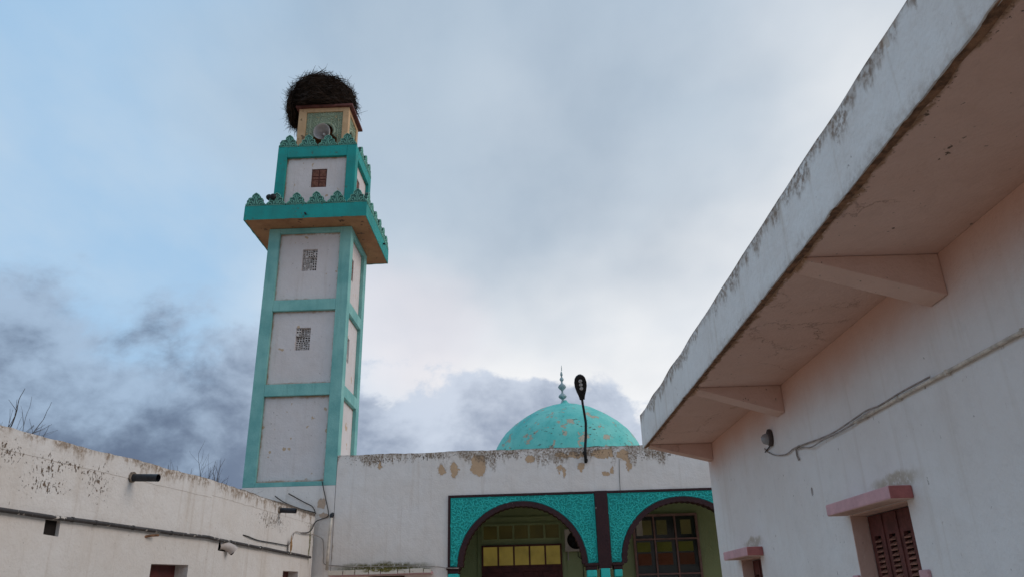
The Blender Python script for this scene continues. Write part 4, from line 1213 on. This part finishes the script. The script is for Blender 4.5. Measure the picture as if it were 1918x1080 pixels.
# cantilever brackets
def bracket(y0, y1, z_w=3.69):
    pl_ = [(2.28, 4.030), (XW - .001, 4.030), (XW - .001, z_w), (XW - .02, z_w - .004), (2.30, 4.000)]
    rbuild(MB().plate(pl_, [], lambda a, b_, o: (a, o, b_), y0, y1), 'cantilever_bracket', 'soffit', bevel=.008)
bracket(5.42, 5.68); bracket(9.30, 9.56); bracket(13.03, 13.25, 3.75); bracket(1.55, 1.81); bracket(-2.3, -2.04)

# window lintels (awnings) and shutters
def lintel(y0, y1, z0, z1, proj):
    b_ = MB(); b_.box(XW - proj, XW - .001, y0, y1, z0, z1)
    o = rbuild(b_, 'window_awning', 'pink', bevel=.014)
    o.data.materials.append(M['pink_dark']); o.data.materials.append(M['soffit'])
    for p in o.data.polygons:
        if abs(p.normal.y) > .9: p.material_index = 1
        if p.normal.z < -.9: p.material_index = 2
    return o
lintel(6.60, 8.03, 2.325, 2.437, .205); lintel(10.98, 12.28, 2.109, 2.228, .225)

def louvre(y0, y1, z0, z1, nleaf, xs_=.165):
    fm = MB(); lw = (y1 - y0) / nleaf
    holes_ = []
    for i in range(nleaf):
        a = y0 + i * lw
        holes_.append([(a + .085, z0 + .12), (a + lw - .085, z0 + .12), (a + lw - .085, z1 - .20), (a + .085, z1 - .20)])
    fm.plate([(y0 + .004, z0), (y1 - .004, z0), (y1 - .004, z1 - .004), (y0 + .004, z1 - .004)], holes_, lambda a, b_, o: (XW + xs_ + o, a, b_), 0, .04)
    sh = rbuild(fm, 'shutter', 'wood')
    b_ = MB(); b_.box(XW + xs_ + .05, XW + xs_ + .06, y0, y1, z0, z1); b_.build('shutter_back', 'dark', sh)
    for i in range(nleaf - 1):
        a = y0 + (i + 1) * lw
        b_ = MB(); b_.box(XW + xs_ - .012, XW + xs_ - .0005, a - .022, a + .022, z0 + .004, z1 - .01); b_.build('leaf_stile', 'wood', sh)
    for i in range(nleaf):
        a = y0 + i * lw
        n_ = int((z1 - z0 - .32) / .046)
        for j in range(n_):
            z = z0 + .125 + j * .046
            b_ = MB(); b_.add([(XW + xs_ - .006, a + .087, z), (XW + xs_ - .006, a + lw - .087, z), (XW + xs_ + .045, a + lw - .087, z + .030), (XW + xs_ + .045, a + .087, z + .030),
                               (XW + xs_ - .006, a + .087, z + .012), (XW + xs_ - .006, a + lw - .087, z + .012), (XW + xs_ + .045, a + lw - .087, z + .042), (XW + xs_ + .045, a + .087, z + .042)],
                              [(0, 3, 2, 1), (4, 5, 6, 7), (0, 1, 5, 4), (1, 2, 6, 5), (2, 3, 7, 6), (3, 0, 4, 7)])
            b_.build('slat', 'slat', sh)
louvre(6.742, 7.955, 0.96, 2.310, 4)
louvre(11.162, 12.135, 1.01, 2.093, 3)
for (y0, y1, z0, z1) in ((6.74, 7.97, 0.95, 2.325), (11.16, 12.15, 1.0, 2.108)):
    b = MB(); b.box(XW + .001, XW + .163, y1 - .012, y1 - .001, z0 + .001, z1 - .013); rbuild(b, 'window_reveal', 'soffit')
    b = MB(); b.box(XW + .001, XW + .163, y0 + .001, y1 - .001, z1 - .012, z1 - .001); rbuild(b, 'window_reveal', 'soffit')
# pink side cheeks low on the near window
for (y0, y1) in ((6.60, 6.739), (7.971, 8.09)):
    b = MB(); b.box(XW - .035, XW - .001, y0, y1, .9, 1.765); rbuild(b, 'window_cheek', 'pink', bevel=.008)

# conduit + wires + bulkhead lamp on the right wall
cd = empty('cable_conduit', (XW, 7.4, 3.14))
tag(cd, 'pale cable conduit slanting up the right wall under the canopy', 'conduit')
MB().tube([(-.025, -12.0, .012), (-.025, -2.7, .003), (-.025, -1.0, .008), (-.025, 0, 0)], .015, 10).build('tube', 'pvc', cd, smooth=True)
for y in (-2.7, -1.75, -.95, -.25):
    b = MB(); b.box(-.044, -.001, y - .010, y + .010, -.02, .024); b.build('clip', 'pvc', cd, bevel=.004)
cable('conduit_wire', [(XW - .03, 5.9, 3.175), (XW - .03, 6.4, 3.178), (XW - .035, 6.8, 3.165), (XW - .03, 7.1, 3.185), (XW - .03, 7.5, 3.165), (XW - .03, 7.9, 3.15), (XW - .025, 8.3, 3.165), (XW - .02, 8.8, 3.20), (XW - .02, 9.15, 3.215), (XW - .02, 9.45, 3.20), (XW - .015, 9.85, 3.26), (XW - .015, 10.15, 3.36), (XW - .01, 10.26, 3.42)],
      .008, 'pale_cable', 'twisted wire leading from the conduit to the wall lamp')
cable('conduit_wire', [(XW - .028, 7.4, 3.13), (XW - .03, 7.8, 3.125), (XW - .035, 8.25, 3.13), (XW - .04, 8.55, 3.12), (XW - .025, 8.85, 3.17), (XW - .02, 9.05, 3.185)],
      .007, 'pale_cable', 'second wire sagging below the twisted wire on the right wall')
cable('conduit_wire', [(XW - .02, 8.95, 3.21), (XW - .022, 9.06, 3.20), (XW - .02, 9.08, 3.12), (XW - .018, 9.05, 3.06)], .011, 'pale_cable', 'short loose cable end hanging on the right wall')
bl = empty('wall_lamp', (XW, 9.93, 3.50))
tag(bl, 'small oval bulkhead lamp on the right wall under the canopy', 'wall lamp')
Mb1 = Matrix.Translation((-.002, 0, 0)) @ Matrix.Rotation(R(-90), 4, 'Y') @ Matrix.Diagonal((1.05, .68, .9, 1))
MB().lathe([(.0, .0), (.10, .0), (.108, .02), (.104, .05), (.085, .06), (.0, .06)], 24, Mb1).build('lamp_base', 'steel', bl, smooth=False)
MB().lathe([(.066, .05), (.07, .07), (.064, .11), (.045, .145), (.0, .16)], 24, Matrix.Rotation(R(-14), 4, 'Y') @ Mb1).build('lamp_glass', 'globe', bl, smooth=True)
cable('conduit_wire', [(XW - .03, 9.95, 3.40), (XW - .02, 10.08, 3.39), (XW - .015, 10.24, 3.37)], .009, 'cable', 'short dark lead below the oval wall lamp')

# ================================================================== BARE TREES behind the left building
def bare_tree(x, y, h, seed, label, spread=1.0):
    rg_ = random.Random(seed)
    o = empty('bare_tree', (x, y, 0))
    tag(o, label, 'tree', 'bare trees behind the left building')
    tr, crn = MB(), MB()
    def grow(p, d_, L, r, depth):
        n_ = 4
        pts_ = [Vector(p)]
        dd = Vector(d_).normalized()
        for i in range(n_):
            dd = (dd + Vector((rg_.uniform(-1, 1), rg_.uniform(-1, 1), rg_.uniform(-.3, .5))) * .16).normalized()
            pts_.append(pts_[-1] + dd * L / n_)
        rr = [r * (1 - .45 * i / n_) for i in range(n_ + 1)]
        (tr if depth < 2 else crn).tube(pts_, rr, 7 if depth < 2 else (5 if depth < 3 else 4), cap=depth > 3)
        if depth >= 5: return
        kids = (4, 5, 5, 4, 3)[depth]
        for k in range(kids):
            f = 1.0 if k == 0 else rg_.uniform(.35, .95)
            i = min(n_ - 1, int(f * n_)); q = pts_[i].lerp(pts_[i + 1], f * n_ - i) if f < 1 else pts_[-1]
            ax = dd.orthogonal().normalized(); ax.rotate(Matrix.Rotation(rg_.uniform(0, 6.28), 3, dd))
            nd = (dd + ax * rg_.uniform(.45, .95) * spread * (0.5 if k == 0 else 1) + Vector((0, 0, .18))).normalized()
            grow(q, nd, L * rg_.uniform(.58, .78), r * (.62 if k == 0 else .46), depth + 1)
    grow((0, 0, 0), (rg_.uniform(-.1, .1), rg_.uniform(-.1, .1), 1), h * .36, h * .0145, 0)
    tr.build('trunk', 'bark', o, smooth=True, fix=False)
    crn.build('crown', 'bark', o, smooth=True, fix=False)
bare_tree(-10.35, 16.0, 5.85, 3, 'bare tree showing over the wall at the far left')
bare_tree(-7.2, 16.5, 5.3, 8, 'bare tree showing over the wall behind the near roof spout')
bare_tree(-7.9, 18.8, 5.4, 14, 'low bare tree twigs over the wall close to the minaret')
